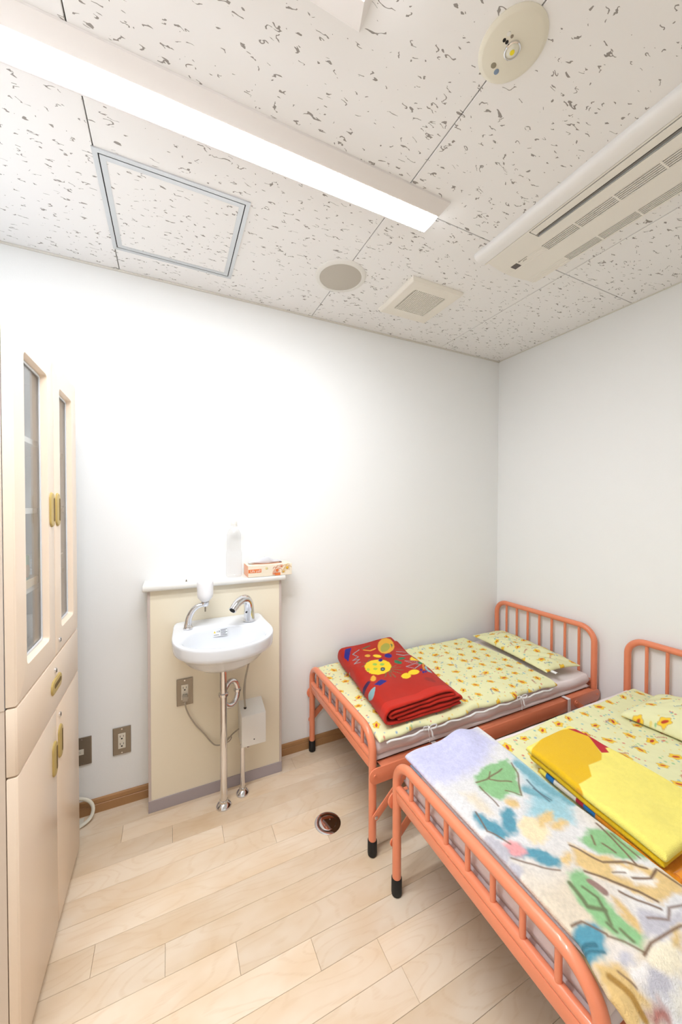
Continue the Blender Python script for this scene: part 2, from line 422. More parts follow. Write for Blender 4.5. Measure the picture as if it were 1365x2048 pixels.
FLEECE_PRINT = [('p', [(0.728, 1.018), (1.044, 1.045), (1.056, 0.931), (0.926, 0.863), (0.768, 0.849), (0.726, 0.879), (0.681, 0.966)], 0.0, (203, 202, 232)), ('p', [(0.772, 0.803), (0.816, 0.786), (0.807, 0.71), (0.781, 0.718)], 0.0, (225, 212, 190)), ('p', [(1.065, 0.859), (1.07, 0.667), (0.978, 0.597), (0.89, 0.671), (0.971, 0.714), (1.025, 0.804)], 0.0, (160, 200, 208)), ('l', [(1.04, 0.821), (1.026, 0.727), (1.045, 0.651)], 0.0293, (120, 172, 184)), ('l', [(0.971, 0.733), (0.996, 0.683)], 0.0342, (120, 172, 184)), ('p', [(0.864, 0.841), (0.932, 0.854), (0.974, 0.858), (1.023, 0.853), (1.013, 0.804), (0.932, 0.722), (0.911, 0.742), (0.861, 0.733), (0.844, 0.773), (0.843, 0.813)], 0.0, (140, 188, 132)), ('l', [(0.849, 0.819), (0.891, 0.812), (0.972, 0.824)], 0.0049, (120, 92, 70)), ('l', [(0.901, 0.807), (0.953, 0.772)], 0.0049, (120, 92, 70)), ('l', [(1.022, 0.829), (0.999, 0.788), (0.935, 0.725), (0.905, 0.754)], 0.0044, (120, 92, 70)), ('l', [(0.846, 0.802), (0.84, 0.747), (0.838, 0.725)], 0.0044, (120, 92, 70)), ('l', [(0.929, 0.832), (0.898, 0.809)], 0.0034, (120, 92, 70)), ('l', [(1.004, 0.759), (0.996, 0.717), (0.988, 0.677)], 0.0044, (90, 110, 120)), ('l', [(0.994, 0.727), (0.998, 0.677)], 0.0044, (90, 110, 120)), ('p', [(0.851, 0.671), (0.834, 0.656), (0.816, 0.646), (0.8, 0.644), (0.792, 0.65), (0.792, 0.664), (0.802, 0.681), (0.818, 0.697), (0.838, 0.709), (0.855, 0.711), (0.864, 0.704), (0.863, 0.689)], 0.0, (88, 150, 168)), ('p', [(0.783, 0.64), (0.771, 0.642), (0.757, 0.656), (0.745, 0.677), (0.739, 0.701), (0.739, 0.722), (0.748, 0.733), (0.761, 0.731), (0.776, 0.716), (0.788, 0.693), (0.793, 0.669), (0.792, 0.649)], 0.0, (88, 150, 168)), ('p', [(0.833, 0.567), (0.82, 0.567), (0.799, 0.573), (0.776, 0.586), (0.756, 0.601), (0.745, 0.614), (0.747, 0.623), (0.76, 0.624), (0.781, 0.618), (0.805, 0.605), (0.825, 0.589), (0.835, 0.576)], 0.0, (88, 150, 168)), ('p', [(0.843, 0.542), (0.831, 0.539), (0.815, 0.542), (0.8, 0.549), (0.79, 0.559), (0.787, 0.57), (0.792, 0.577), (0.805, 0.58), (0.821, 0.577), (0.837, 0.57), (0.847, 0.559), (0.849, 0.549)], 0.0, (88, 150, 168)), ('p', [(0.789, 0.593), (0.778, 0.592), (0.766, 0.597), (0.755, 0.606), (0.749, 0.617), (0.748, 0.628), (0.754, 0.635), (0.765, 0.636), (0.778, 0.631), (0.789, 0.622), (0.795, 0.61), (0.795, 0.6)], 0.0, (232, 160, 160)), ('p', [(0.728, 0.6), (0.712, 0.601), (0.698, 0.61), (0.69, 0.626), (0.691, 0.645), (0.7, 0.661), (0.715, 0.671), (0.733, 0.67), (0.747, 0.659), (0.755, 0.642), (0.753, 0.623), (0.743, 0.608)], 0.0, (190, 186, 192)), ('p', [(0.729, 0.561), (0.717, 0.56), (0.705, 0.563), (0.698, 0.571), (0.696, 0.58), (0.7, 0.589), (0.71, 0.596), (0.723, 0.597), (0.735, 0.594), (0.743, 0.586), (0.744, 0.576), (0.739, 0.567)], 0.0, (190, 186, 192)), ('l', [(0.763, 0.735), (0.744, 0.676), (0.771, 0.63)], 0.0044, (120, 92, 70)), ('l', [(0.741, 0.602), (0.767, 0.577), (0.822, 0.533)], 0.0044, (120, 92, 70)), ('p', [(0.872, 0.596), (0.851, 0.595), (0.834, 0.604), (0.824, 0.62), (0.825, 0.639), (0.836, 0.657), (0.856, 0.668), (0.879, 0.67), (0.898, 0.66), (0.907, 0.643), (0.905, 0.623), (0.892, 0.606)], 0.0, (240, 220, 180)), ('p', [(0.967, 0.646), (0.959, 0.639), (0.943, 0.632), (0.922, 0.628), (0.903, 0.627), (0.89, 0.631), (0.887, 0.637), (0.894, 0.644), (0.909, 0.651), (0.93, 0.655), (0.95, 0.656), (0.964, 0.653)], 0.0, (222, 190, 130)), ('p', [(0.968, 0.608), (0.958, 0.603), (0.943, 0.601), (0.928, 0.603), (0.916, 0.608), (0.91, 0.615), (0.913, 0.621), (0.923, 0.626), (0.937, 0.628), (0.953, 0.626), (0.966, 0.621), (0.971, 0.614)], 0.0, (222, 190, 130)), ('p', [(0.894, 0.702), (0.884, 0.7), (0.874, 0.702), (0.868, 0.708), (0.865, 0.717), (0.869, 0.725), (0.876, 0.731), (0.886, 0.734), (0.896, 0.731), (0.903, 0.725), (0.905, 0.717), (0.901, 0.708)], 0.0, (222, 190, 130)), ('p', [(0.875, 0.539), (0.864, 0.534), (0.854, 0.533), (0.845, 0.534), (0.841, 0.539), (0.842, 0.545), (0.849, 0.551), (0.859, 0.556), (0.871, 0.558), (0.88, 0.556), (0.884, 0.552), (0.882, 0.545)], 0.0, (222, 190, 130)), ('p', [(1.002, 0.571), (1.048, 0.542), (1.04, 0.463), (0.999, 0.477), (0.955, 0.509), (0.94, 0.559)], 0.0, (140, 188, 132)), ('l', [(1.034, 0.569), (1.024, 0.523), (1.001, 0.466)], 0.0058, (120, 92, 70)), ('l', [(0.984, 0.529), (0.986, 0.503)], 0.005, (120, 92, 70)), ('l', [(1.036, 0.536), (1.029, 0.471)], 0.0042, (120, 92, 70)), ('l', [(0.985, 0.553), (0.968, 0.537)], 0.0042, (120, 92, 70)), ('p', [(0.912, 0.566), (0.93, 0.529), (0.985, 0.478), (1.027, 0.438), (1.049, 0.397), (1.017, 0.385), (0.947, 0.396), (0.919, 0.431), (0.888, 0.483), (0.869, 0.525)], 0.0, (222, 190, 130)), ('p', [(0.948, 0.488), (0.993, 0.454), (1.003, 0.424), (0.975, 0.423), (0.949, 0.445), (0.93, 0.473)], 0.0, (240, 232, 222)), ('l', [(0.906, 0.563), (0.937, 0.503), (0.982, 0.477), (1.011, 0.45)], 0.0058, (120, 92, 70)), ('l', [(0.876, 0.509), (0.904, 0.466), (0.936, 0.427), (0.949, 0.397)], 0.0066, (120, 92, 70)), ('l', [(0.959, 0.45), (0.992, 0.434), (1.027, 0.438), (1.033, 0.391)], 0.0058, (120, 92, 70)), ('l', [(0.896, 0.446), (0.913, 0.416), (0.936, 0.386)], 0.0058, (120, 92, 70)), ('l', [(0.928, 0.477), (0.957, 0.463)], 0.0033, (120, 92, 70)), ('p', [(0.84, 0.521), (0.869, 0.507), (0.849, 0.455), (0.844, 0.423), (0.847, 0.376), (0.814, 0.367), (0.8, 0.387), (0.787, 0.427), (0.795, 0.467), (0.804, 0.499)], 0.0, (140, 188, 132)), ('l', [(0.813, 0.504), (0.799, 0.457), (0.824, 0.441)], 0.0091, (110, 120, 85)), ('l', [(0.829, 0.487), (0.835, 0.462), (0.809, 0.416)], 0.0066, (110, 120, 85)), ('l', [(0.858, 0.487), (0.862, 0.462)], 0.0166, (150, 120, 110)), ('l', [(0.805, 0.422), (0.805, 0.403)], 0.0066, (110, 120, 85)), ('l', [(0.816, 0.402), (0.815, 0.38)], 0.0066, (110, 120, 85)), ('p', [(0.867, 0.451), (0.873, 0.427), (0.864, 0.387), (0.844, 0.384), (0.847, 0.414)], 0.0, (214, 180, 120)), ('p', [(0.888, 0.405), (0.934, 0.373), (0.982, 0.371), (0.935, 0.353), (0.872, 0.364), (0.847, 0.376)], 0.0, (190, 186, 192)), ('l', [(0.89, 0.39), (0.925, 0.369), (0.954, 0.38), (0.986, 0.373)], 0.005, (140, 120, 110)), ('p', [(0.759, 0.398), (0.735, 0.395), (0.712, 0.397), (0.696, 0.406), (0.69, 0.417), (0.696, 0.43), (0.714, 0.44), (0.739, 0.444), (0.764, 0.442), (0.781, 0.433), (0.787, 0.421), (0.778, 0.408)], 0.0, (88, 150, 168)), ('l', [(0.735, 0.451), (0.759, 0.446), (0.783, 0.41)], 0.005, (120, 92, 70)), ('l', [(0.721, 0.419), (0.742, 0.409)], 0.01, (60, 110, 125)), ('l', [(0.698, 0.42), (0.746, 0.394)], 0.0058, (60, 110, 125)), ('p', [(0.783, 0.362), (0.767, 0.363), (0.753, 0.369), (0.745, 0.378), (0.745, 0.388), (0.753, 0.397), (0.768, 0.402), (0.785, 0.401), (0.8, 0.395), (0.808, 0.385), (0.807, 0.374), (0.798, 0.366)], 0.0, (225, 215, 205)), ('p', [(0.779, 0.362), (0.769, 0.361), (0.759, 0.363), (0.752, 0.367), (0.749, 0.372), (0.752, 0.377), (0.759, 0.38), (0.769, 0.382), (0.779, 0.38), (0.786, 0.376), (0.789, 0.371), (0.786, 0.366)], 0.0, (190, 186, 192)), ('l', [(0.781, 0.407), (0.8, 0.387), (0.812, 0.361)], 0.0042, (120, 92, 70)), ('p', [(0.705, 0.395), (0.745, 0.376), (0.75, 0.326), (0.699, 0.316), (0.659, 0.336), (0.687, 0.355)], 0.0, (214, 180, 120)), ('l', [(0.713, 0.369), (0.722, 0.339), (0.718, 0.317)], 0.0125, (165, 125, 60)), ('l', [(0.736, 0.368), (0.743, 0.343)], 0.0042, (120, 92, 70)), ('p', [(0.875, 0.328), (0.855, 0.324), (0.832, 0.324), (0.813, 0.33), (0.803, 0.338), (0.802, 0.348), (0.813, 0.357), (0.833, 0.362), (0.857, 0.362), (0.877, 0.356), (0.888, 0.347), (0.887, 0.336)], 0.0, (240, 228, 200)), ('p', [(0.89, 0.355), (0.94, 0.355), (0.889, 0.335), (0.879, 0.345)], 0.0, (222, 190, 130)), ('l', [(0.806, 0.36), (0.842, 0.364), (0.935, 0.353)], 0.005, (120, 92, 70)), ('p', [(0.798, 0.317), (0.783, 0.317), (0.769, 0.32), (0.76, 0.325), (0.758, 0.332), (0.763, 0.339), (0.776, 0.343), (0.791, 0.344), (0.806, 0.341), (0.816, 0.335), (0.817, 0.328), (0.81, 0.321)], 0.0, (190, 186, 192)), ('p', [(0.76, 0.304), (0.749, 0.303), (0.739, 0.304), (0.732, 0.308), (0.73, 0.312), (0.733, 0.316), (0.741, 0.32), (0.752, 0.321), (0.763, 0.319), (0.77, 0.316), (0.772, 0.311), (0.768, 0.307)], 0.0, (170, 110, 100)), ('p', [(0.813, 0.301), (0.799, 0.299), (0.787, 0.299), (0.78, 0.301), (0.778, 0.305), (0.784, 0.309), (0.795, 0.313), (0.809, 0.316), (0.822, 0.316), (0.83, 0.314), (0.831, 0.31), (0.824, 0.305)], 0.0, (226, 220, 205)), ('p', [(0.787, 0.341), (0.777, 0.338), (0.766, 0.338), (0.756, 0.34), (0.751, 0.344), (0.751, 0.35), (0.757, 0.355), (0.768, 0.358), (0.779, 0.358), (0.789, 0.355), (0.794, 0.351), (0.794, 0.345)], 0.0, (235, 228, 222))]
TOWEL_PRINT = [('p', [(1.065, 0.806), (1.237, 0.85), (1.322, 0.826), (1.342, 0.771), (1.284, 0.696), (1.254, 0.68), (1.19, 0.683), (1.154, 0.653), (1.09, 0.652), (1.071, 0.626), (1.044, 0.611), (1.038, 0.661), (1.062, 0.782)], 0.0, (238, 190, 30)), ('p', [(1.316, 0.829), (1.378, 0.792), (1.363, 0.698), (1.327, 0.708), (1.312, 0.689), (1.29, 0.7), (1.335, 0.767)], 0.0, (196, 34, 46)), ('p', [(1.058, 0.62), (1.044, 0.619), (1.033, 0.622), (1.027, 0.631), (1.028, 0.642), (1.036, 0.652), (1.049, 0.659), (1.063, 0.661), (1.075, 0.657), (1.081, 0.648), (1.079, 0.637), (1.071, 0.627)], 0.0, (236, 172, 40))]

# ------------------------------------------------------------------ materials
M_wall = mat('wall_paint', (246, 246, 244), 0.75, bump=0.15, bscale=350, spec=0.25)
M_trim = mat('white_trim', (226, 221, 210), 0.5)
M_base = mat('baseboard_wood', (176, 132, 88), 0.45, var=0.06)
M_slab = mat('subfloor', (110, 84, 58), 0.8)
M_white = mat('white_plastic', (234, 231, 224), 0.4)
M_ivory = mat('ivory_plastic', (226, 219, 203), 0.45)
M_housing = mat('lamp_housing', (236, 230, 225), 0.45)
M_diff = [emit_mat('lamp_diffuser', LAMP_COLOR, s) for s in LAMP_STRENGTH]
M_alu = mat('aluminium', (205, 208, 210), 0.35, metal=0.5)
M_dark = mat('dark_gap', (22, 20, 18), 0.7)
M_grey = mat('grey_mesh', (196, 189, 177), 0.8, bump=0.3, bscale=900)
M_chrome = mat('chrome', (225, 225, 228), 0.06, metal=1.0)
M_steel = mat('stainless_plate', (150, 140, 126), 0.38, metal=0.75)
M_ceram = mat('porcelain', (226, 228, 231), 0.12, spec=0.6)
M_panel = mat('cream_panel', (239, 229, 206), 0.45)
M_mauve = mat('mauve_vinyl', (172, 162, 164), 0.5)
M_mauve2 = mat('mauve_edge_strip', (200, 186, 178), 0.45)
M_shelf = mat('shelf_laminate', (232, 230, 224), 0.3)
M_cab = mat('cabinet_enamel', (243, 222, 199), 0.32, coat=0.15)
M_cabside = mat('cabinet_side', (222, 204, 186), 0.4)
M_cabin = mat('cabinet_inside', (238, 239, 240), 0.6)
M_gold = mat('gold_handle', (192, 166, 98), 0.42)
M_golddark = mat('handle_recess', (112, 88, 40), 0.6)
M_cord = mat('grey_cord', (176, 166, 150), 0.5)
M_salmon = mat('salmon_enamel', (238, 142, 104), 0.28, coat=0.3, var=0.02)
M_rubber = mat('black_rubber', (24, 23, 22), 0.6)
M_sheet = mat('pink_sheet', (246, 234, 231), 0.85, bump=0.2, bscale=300, sheen=0.2, spec=0.2)
M_whitecloth = mat('white_cloth', (240, 238, 234), 0.9, bump=0.2, bscale=600, spec=0.2)
M_print = print_mat('quilt_print', 0.9, 0.1)
M_fleece = print_mat('fleece_print', 1.0, 0.2, 0.7, 300, 0.003)
M_towel = print_mat('towel_print', 1.0, 0.12, 0.8, 500, 0.003)
M_red = print_mat('red_blanket_print', 0.95, 0.1, 0.5, 450, 0.003)
M_board = mat('bed_board', (120, 84, 58), 0.7)

def glass_mat(name, alpha, rough=0.03, tint=(0.92, 0.95, 0.95, 1)):
    m = bpy.data.materials.new(name)
    m.use_nodes = True
    nt = m.node_tree
    nt.nodes.remove(nt.nodes['Principled BSDF'])
    out = nt.nodes['Material Output']
    tr = nt.nodes.new('ShaderNodeBsdfTransparent')
    tr.inputs['Color'].default_value = tint
    gl = nt.nodes.new('ShaderNodeBsdfGlossy')
    gl.inputs['Roughness'].default_value = rough
    lw = nt.nodes.new('ShaderNodeLayerWeight')
    lw.inputs['Blend'].default_value = 0.5
    pw = nt.nodes.new('ShaderNodeMath')
    pw.operation = 'POWER'
    pw.inputs[1].default_value = 4.0
    nt.links.new(lw.outputs['Facing'], pw.inputs[0])
    fr = nt.nodes.new('ShaderNodeMapRange')
    fr.inputs['To Min'].default_value = 0.03
    fr.inputs['To Max'].default_value = alpha
    nt.links.new(pw.outputs[0], fr.inputs['Value'])
    mx = nt.nodes.new('ShaderNodeMixShader')
    nt.links.new(fr.outputs[0], mx.inputs[0])
    nt.links.new(tr.outputs[0], mx.inputs[1])
    nt.links.new(gl.outputs[0], mx.inputs[2])
    nt.links.new(mx.outputs[0], out.inputs['Surface'])
    return m
M_glass = glass_mat('cabinet_glass', 0.8, 0.03, (0.99, 1.0, 1.0, 1))
M_pet = glass_mat('clear_pet', 0.55, 0.12, (0.97, 0.97, 0.97, 1))

def ceiling_mat():
    m = mat('mineral_ceiling_tile', (246, 244, 242), 0.9, spec=0.15)
    nt = m.node_tree
    b = nt.nodes['Principled BSDF']
    N = nt.nodes.new
    L = nt.links.new
    tc = N('ShaderNodeTexCoord')
    def noise(sx, sy, sc, det, off, dist=0.0):
        mp = N('ShaderNodeMapping')
        mp.inputs['Scale'].default_value = (sx, sy, 1)
        mp.inputs['Location'].default_value = off
        L(tc.outputs['Object'], mp.inputs['Vector'])
        n = N('ShaderNodeTexNoise')
        n.inputs['Scale'].default_value = sc
        n.inputs['Detail'].default_value = det
        n.inputs['Distortion'].default_value = dist
        L(mp.outputs['Vector'], n.inputs['Vector'])
        return n.outputs['Fac']
    def math_(op, a, bv):
        n = N('ShaderNodeMath')
        n.operation = op
        if isinstance(a, float): n.inputs[0].default_value = a
        else: L(a, n.inputs[0])
        if isinstance(bv, float): n.inputs[1].default_value = bv
        else: L(bv, n.inputs[1])
        return n.outputs[0]
    # worm-like fissures: a thin contour of a warped noise, cut into short pieces by a second noise
    r = math_('ABSOLUTE', math_('SUBTRACT', noise(0.50, 1.15, 42, 2.0, (3, 1, 0), 0.35), 0.5), 0.0)
    worm = math_('LESS_THAN', r, 0.021)
    piece = math_('GREATER_THAN', noise(0.75, 1.6, 50, 0.0, (9, 5, 0)), 0.645)
    w = math_('MULTIPLY', worm, piece)
    # pin holes
    mp = N('ShaderNodeMapping')
    L(tc.outputs['Object'], mp.inputs['Vector'])
    v = N('ShaderNodeTexVoronoi')
    v.inputs['Scale'].default_value = 78
    L(mp.outputs['Vector'], v.inputs['Vector'])
    sp = N('ShaderNodeSeparateColor')
    L(v.outputs['Color'], sp.inputs['Color'])
    rad = math_('MULTIPLY', math_('SUBTRACT', sp.outputs[0], 0.66), 0.27)
    dot = math_('LESS_THAN', v.outputs['Distance'], rad)
    f = math_('MAXIMUM', w, dot)
    mx = N('ShaderNodeMix')
    mx.data_type = 'RGBA'
    mx.inputs['A'].default_value = s2l((246, 244, 242))
    mx.inputs['B'].default_value = s2l((158, 152, 147))
    L(f, mx.inputs['Factor'])
    L(mx.outputs['Result'], b.inputs['Base Color'])
    bp = N('ShaderNodeBump')
    bp.invert = True
    bp.inputs['Strength'].default_value = 0.4
    bp.inputs['Distance'].default_value = 0.001
    L(f, bp.inputs['Height'])
    L(bp.outputs['Normal'], b.inputs['Normal'])
    return m
M_ceil = ceiling_mat()

def plank_mat():
    m = mat('maple_plank', (230, 206, 176), 0.33, spec=0.4, coat=0.1)
    nt = m.node_tree
    b = nt.nodes['Principled BSDF']
    N = nt.nodes.new
    L = nt.links.new
    tc = N('ShaderNodeTexCoord')
    oi = N('ShaderNodeObjectInfo')
    vm = N('ShaderNodeVectorMath')
    vm.operation = 'SCALE'
    vm.inputs[0].default_value = (37, 91, 13)
    L(oi.outputs['Random'], vm.inputs['Scale'])
    ad = N('ShaderNodeVectorMath')
    L(tc.outputs['Object'], ad.inputs[0])
    L(vm.outputs[0], ad.inputs[1])
    def noise(scale, sc, det):
        mp = N('ShaderNodeMapping')
        mp.inputs['Scale'].default_value = scale
        L(ad.outputs[0], mp.inputs['Vector'])
        n = N('ShaderNodeTexNoise')
        n.inputs['Scale'].default_value = sc
        n.inputs['Detail'].default_value = det
        L(mp.outputs['Vector'], n.inputs['Vector'])
        return n.outputs['Fac']
    def mr(v, a, b_, c, d):
        n = N('ShaderNodeMapRange')
        n.inputs['From Min'].default_value = a
        n.inputs['From Max'].default_value = b_
        n.inputs['To Min'].default_value = c
        n.inputs['To Max'].default_value = d
        L(v, n.inputs['Value'])
        return n.outputs['Result']
    # contour figure of the sawn face
    fig = noise((0.30, 1.0, 1), 7.0, 1.5)
    mu = N('ShaderNodeMath'); mu.operation = 'MULTIPLY'; mu.inputs[1].default_value = 95.0
    L(fig, mu.inputs[0])
    si = N('ShaderNodeMath'); si.operation = 'SINE'
    L(mu.outputs[0], si.inputs[0])
    lines = mr(si.outputs[0], 0.55, 1.0, 0.0, 1.0)
    fine = noise((0.06, 1.0, 1), 260.0, 2.0)
    cloud = noise((0.5, 1.0, 1), 9.0, 3.0)
    mx = N('ShaderNodeMix'); mx.data_type = 'RGBA'
    mx.inputs['A'].default_value = s2l((241, 222, 197))
    mx.inputs['B'].default_value = s2l((229, 201, 165))
    L(mr(cloud, 0.35, 0.75, 0.0, 1.0), mx.inputs['Factor'])
    mx2 = N('ShaderNodeMix'); mx2.data_type = 'RGBA'
    mx2.inputs['B'].default_value = s2l((218, 186, 146))
    L(mx.outputs['Result'], mx2.inputs['A'])
    ma = N('ShaderNodeMath'); ma.operation = 'MULTIPLY'
    L(lines, ma.inputs[0])
    L(mr(fine, 0.3, 0.7, 0.04, 0.34), ma.inputs[1])
    L(ma.outputs[0], mx2.inputs['Factor'])
    hs = N('ShaderNodeHueSaturation')
    L(mx2.outputs['Result'], hs.inputs['Color'])
    L(mr(oi.outputs['Random'], 0.0, 1.0, 0.90, 1.06), hs.inputs['Value'])
    L(hs.outputs['Color'], b.inputs['Base Color'])
    return m
M_plank = plank_mat()

# ------------------------------------------------------------------ the room
XL, XR, YF, YB, H = -0.90, 2.165, -1.15, 1.894, 2.41

def struct(o):
    o['kind'] = 'structure'
    return o

struct(MB().box(XL - .1, XR + .1, YB, YB + .1, -.05, H + .06).build('wall_back', M_wall))
struct(MB().box(XR, XR + .1, YF, YB, -.05, H + .06).build('wall_right', M_wall))
struct(MB().box(XL - .1, XL, YF, YB, -.05, H + .06).build('wall_left', M_wall))
struct(MB().box(XL - .1, XR + .1, YF - .1, YF, -.05, H + .06).build('wall_front', M_wall))

# floor: sub-floor with individual planks
floor = struct(MB().box(XL, XR, YF, YB, -.05, -.012).build('floor', M_slab))
PW, PL = 0.0898, 0.98
plank_cache = {}
def plank(x0, x1, y0, y1):
    key = (round(x1 - x0, 3), round(y1 - y0, 3))
    c = ((x0 + x1) / 2, (y0 + y1) / 2, -0.006)
    if key in plank_cache:
        o = copy_obj(plank_cache[key], floor)
        o.location = c
        return
    g = 0.00035
    mb = MB()
    a, b_, bv = (x1 - x0) / 2 - g, (y1 - y0) / 2 - g, 0.0007
    z0, z1 = -0.006, 0.006
    rings = [[(-a, -b_, z0), (a, -b_, z0), (a, b_, z0), (-a, b_, z0)],
             [(-a, -b_, z1 - bv), (a, -b_, z1 - bv), (a, b_, z1 - bv), (-a, b_, z1 - bv)],
             [(-a + bv, -b_ + bv, z1), (a - bv, -b_ + bv, z1), (a - bv, b_ - bv, z1), (-a + bv, b_ - bv, z1)]]
    mb.loops([[(p[0] + c[0], p[1] + c[1], p[2] + c[2]) for p in r] for r in rings], True, True)
    o = mb.build('plank', M_plank, floor, smooth=False, origin=c)
    plank_cache[key] = o
known = {0: .61, 1: .58, 2: .392, 3: .177, 4: -.022, 5: -.218, 6: .58, 7: .381, 8: .19, 9: .0, 10: -.189}
rng = random.Random(4)
k = -26
while .778 + PW * k < YB:
    y0, y1 = max(.778 + PW * k, YF), min(.778 + PW * (k + 1), YB)
    if y1 > YF and y1 - y0 > 0.004:
        xj = known.get(k, .58 - .197 * ((k - 1) % 5))
        xs = [xj + n * PL for n in range(-4, 5)]
        cuts = [XL] + [x for x in xs if XL + .02 < x < XR - .02] + [XR]
        for a, b_ in zip(cuts[:-1], cuts[1:]):
            plank(a, b_, y0, y1)
    k += 1

# ceiling: slab with square mineral tiles
ceil = struct(MB().box(XL, XR, YF, YB, H + .012, H + .06).build('ceiling', mat('ceiling_joint', (150, 142, 132), 0.9)))
gx = [XL, -.2, .712, 1.62, XR]
gy = [YF, -.764, .146, 1.056, YB]
for i in range(4):
    for j in range(4):
        g = .0016
        x0, x1, y0, y1 = gx[i] + g, gx[i + 1] - g, gy[j] + g, gy[j + 1] - g
        bv = .0012
        MB().loops([[(x0 + bv, y0 + bv, H), (x1 - bv, y0 + bv, H), (x1 - bv, y1 - bv, H), (x0 + bv, y1 - bv, H)],
                    [(x0, y0, H + bv), (x1, y0, H + bv), (x1, y1, H + bv), (x0, y1, H + bv)],
                    [(x0, y0, H + .012), (x1, y0, H + .012), (x1, y1, H + .012), (x0, y1, H + .012)]], True, True
                   ).build('ceiling_tile', M_ceil, ceil, smooth=False)

# slim cornice strips
struct(MB().box(XL, XR, YB - .010, YB, H - .007, H, .002).build('trim_1', M_trim))
struct(MB().box(XR - .006, XR, YF, YB - .010, H - .004, H).build('trim_2', M_trim))

def baseboard(name, prof, axis, a, b_):
    struct(MB().prism(prof, axis, a, b_).build(name, M_base, smooth=False))
bp = [(0, 0), (-.009, 0), (-.009, .036), (-.0065, .038), (-.0065, .0405), (-.009, .0425), (-.008, .058), (-.005, .062), (0, .062)]
baseboard('baseboard_back', [(YB + a, z) for a, z in bp], 'x', XL, -.0965)
baseboard('baseboard_rear', [(YB + a, z) for a, z in bp], 'x', .5095, XR)
baseboard('baseboard_right', [(XR + a, z) for a, z in bp], 'y', YF, YB - .0095)

# ------------------------------------------------------------------ ceiling fittings
def lamp(x0, x1, yc, label, diff, hb=.075, hd=.038):
    t = empty('ceiling_lamp', ((x0 + x1) / 2, yc, H))
    tag(t, label, 'lamp', 'ceiling lamps')
    def R(ix, hy, z):
        return [(x0 + ix, yc - hy, z), (x1 - ix, yc - hy, z), (x1 - ix, yc + hy, z), (x0 + ix, yc + hy, z)]
    MB().loops([R(0, hb, H), R(0, hb, H - .006), R(.002, hb - .002, H - .008), R(.024, hd + .003, H - .034), R(.026, hd, H - .034), R(.026, hd, H - .028)],
               True, True).build('housing', M_housing, t, smooth=False)
    a0, a1 = x0 + .027, x1 - .027
    hl = hd - .0005
    pr = [(-hl, H - .029)] + [(-hl * math.cos(PI * i / 10), H - .0325 - .0065 * math.sin(PI * i / 10) ** .6) for i in range(11)] + [(hl, H - .029)]
    MB().prism([(yc + a, z) for a, z in pr], 'x', a0, a1).build('diffuser', diff, t)
lamp(-.372, .880, 1.053, 'slim lit white ceiling lamp beside the access hatch', M_diff[0])
lamp(-.86, .383, .602, 'wider white ceiling lamp beside the emergency light, parallel to the slimmer lamp', M_diff[1], .115, .048)

# access hatch
t = tag(empty('access_hatch', (.025, 1.507, H)), 'square aluminium framed access hatch in the speckled ceiling', 'hatch')
hx0, hx1, hy0, hy1 = -.205, .257, 1.276, 1.738
def frame(name, o, i, z0, z1, m, par):
    mb = MB()
    (a0, a1, b0, b1), (c0, c1, d0, d1) = o, i
    mb.loops([[(a0, b0, z1), (a1, b0, z1), (a1, b1, z1), (a0, b1, z1)], [(a0, b0, z0), (a1, b0, z0), (a1, b1, z0), (a0, b1, z0)],
              [(c0, d0, z0), (c1, d0, z0), (c1, d1, z0), (c0, d1, z0)], [(c0, d0, z1), (c1, d0, z1), (c1, d1, z1), (c0, d1, z1)]])
    return mb.build(name, m, par, smooth=False)
def inset(r, d): return (r[0] + d, r[1] - d, r[2] + d, r[3] - d)
R0 = (hx0, hx1, hy0, hy1)
frame('outer_frame', R0, inset(R0, .014), H - .004, H, M_alu, t)
MB().box(hx0 + .012, hx1 - .012, hy0 + .012, hy1 - .012, H - .001, H - .0003).build('gap', M_dark, t, smooth=False)
frame('inner_frame', inset(R0, .0175), inset(R0, .034), H - .004, H - .001, M_alu, t)
MB().box(hx0 + .034, hx1 - .034, hy0 + .034, hy1 - .034, H - .003, H - .001).build('panel', M_ceil, t, smooth=False)
MB().lathe([(.004, 0), (.004, -.002), (0, -.002)], (.025, hy1 - .024, H - .004), seg=16).build('latch', M_chrome, t)

# round speaker
t = tag(empty('ceiling_speaker', (.709, 1.507, H)), 'round ceiling speaker with grey mesh and white rim', 'speaker')
c = (.709, 1.507, H)
MB().lathe([(.117, 0), (.116, -.004), (.110, -.008), (.097, -.0085), (.0955, -.006), (.0955, 0)], c, seg=64).build('rim', M_white, t)
MB().lathe([(.0955, -.002), (.0955, -.006), (.085, -.0072), (0, -.0085)], c, seg=64).build('grille', M_grey, t)

# exhaust fan cover
t = tag(empty('exhaust_fan_cover', (1.155, 1.51, H)), 'square white exhaust fan cover with fine square grille', 'vent')
ax0, ax1, ay0, ay1 = 1.012, 1.300, 1.366, 1.655
gx0, gx1, gy0, gy1 = 1.060, 1.240, 1.414, 1.594
zb = H - .020
M_fan = mat('fan_cover_plastic', (240, 234, 222), 0.4)
mb = MB()
def sq(a0, a1, b0, b1, z): return [(a0, b0, z), (a1, b0, z), (a1, b1, z), (a0, b1, z)]
mb.loops([sq(ax0 - .008, ax1 + .008, ay0 - .008, ay1 + .008, H), sq(ax0 - .008, ax1 + .008, ay0 - .008, ay1 + .008, H - .005), sq(ax0, ax1, ay0, ay1, zb + .002),
          sq(ax0 + .003, ax1 - .003, ay0 + .003, ay1 - .003, zb), sq(gx0, gx1, gy0, gy1, zb), sq(gx0, gx1, gy0, gy1, H - .006)])
mb.build('cover', M_fan, t, smooth=False)
MB().box(gx0, gx1, gy0, gy1, H - .008, H - .006).build('backing', M_dark, t, smooth=False)
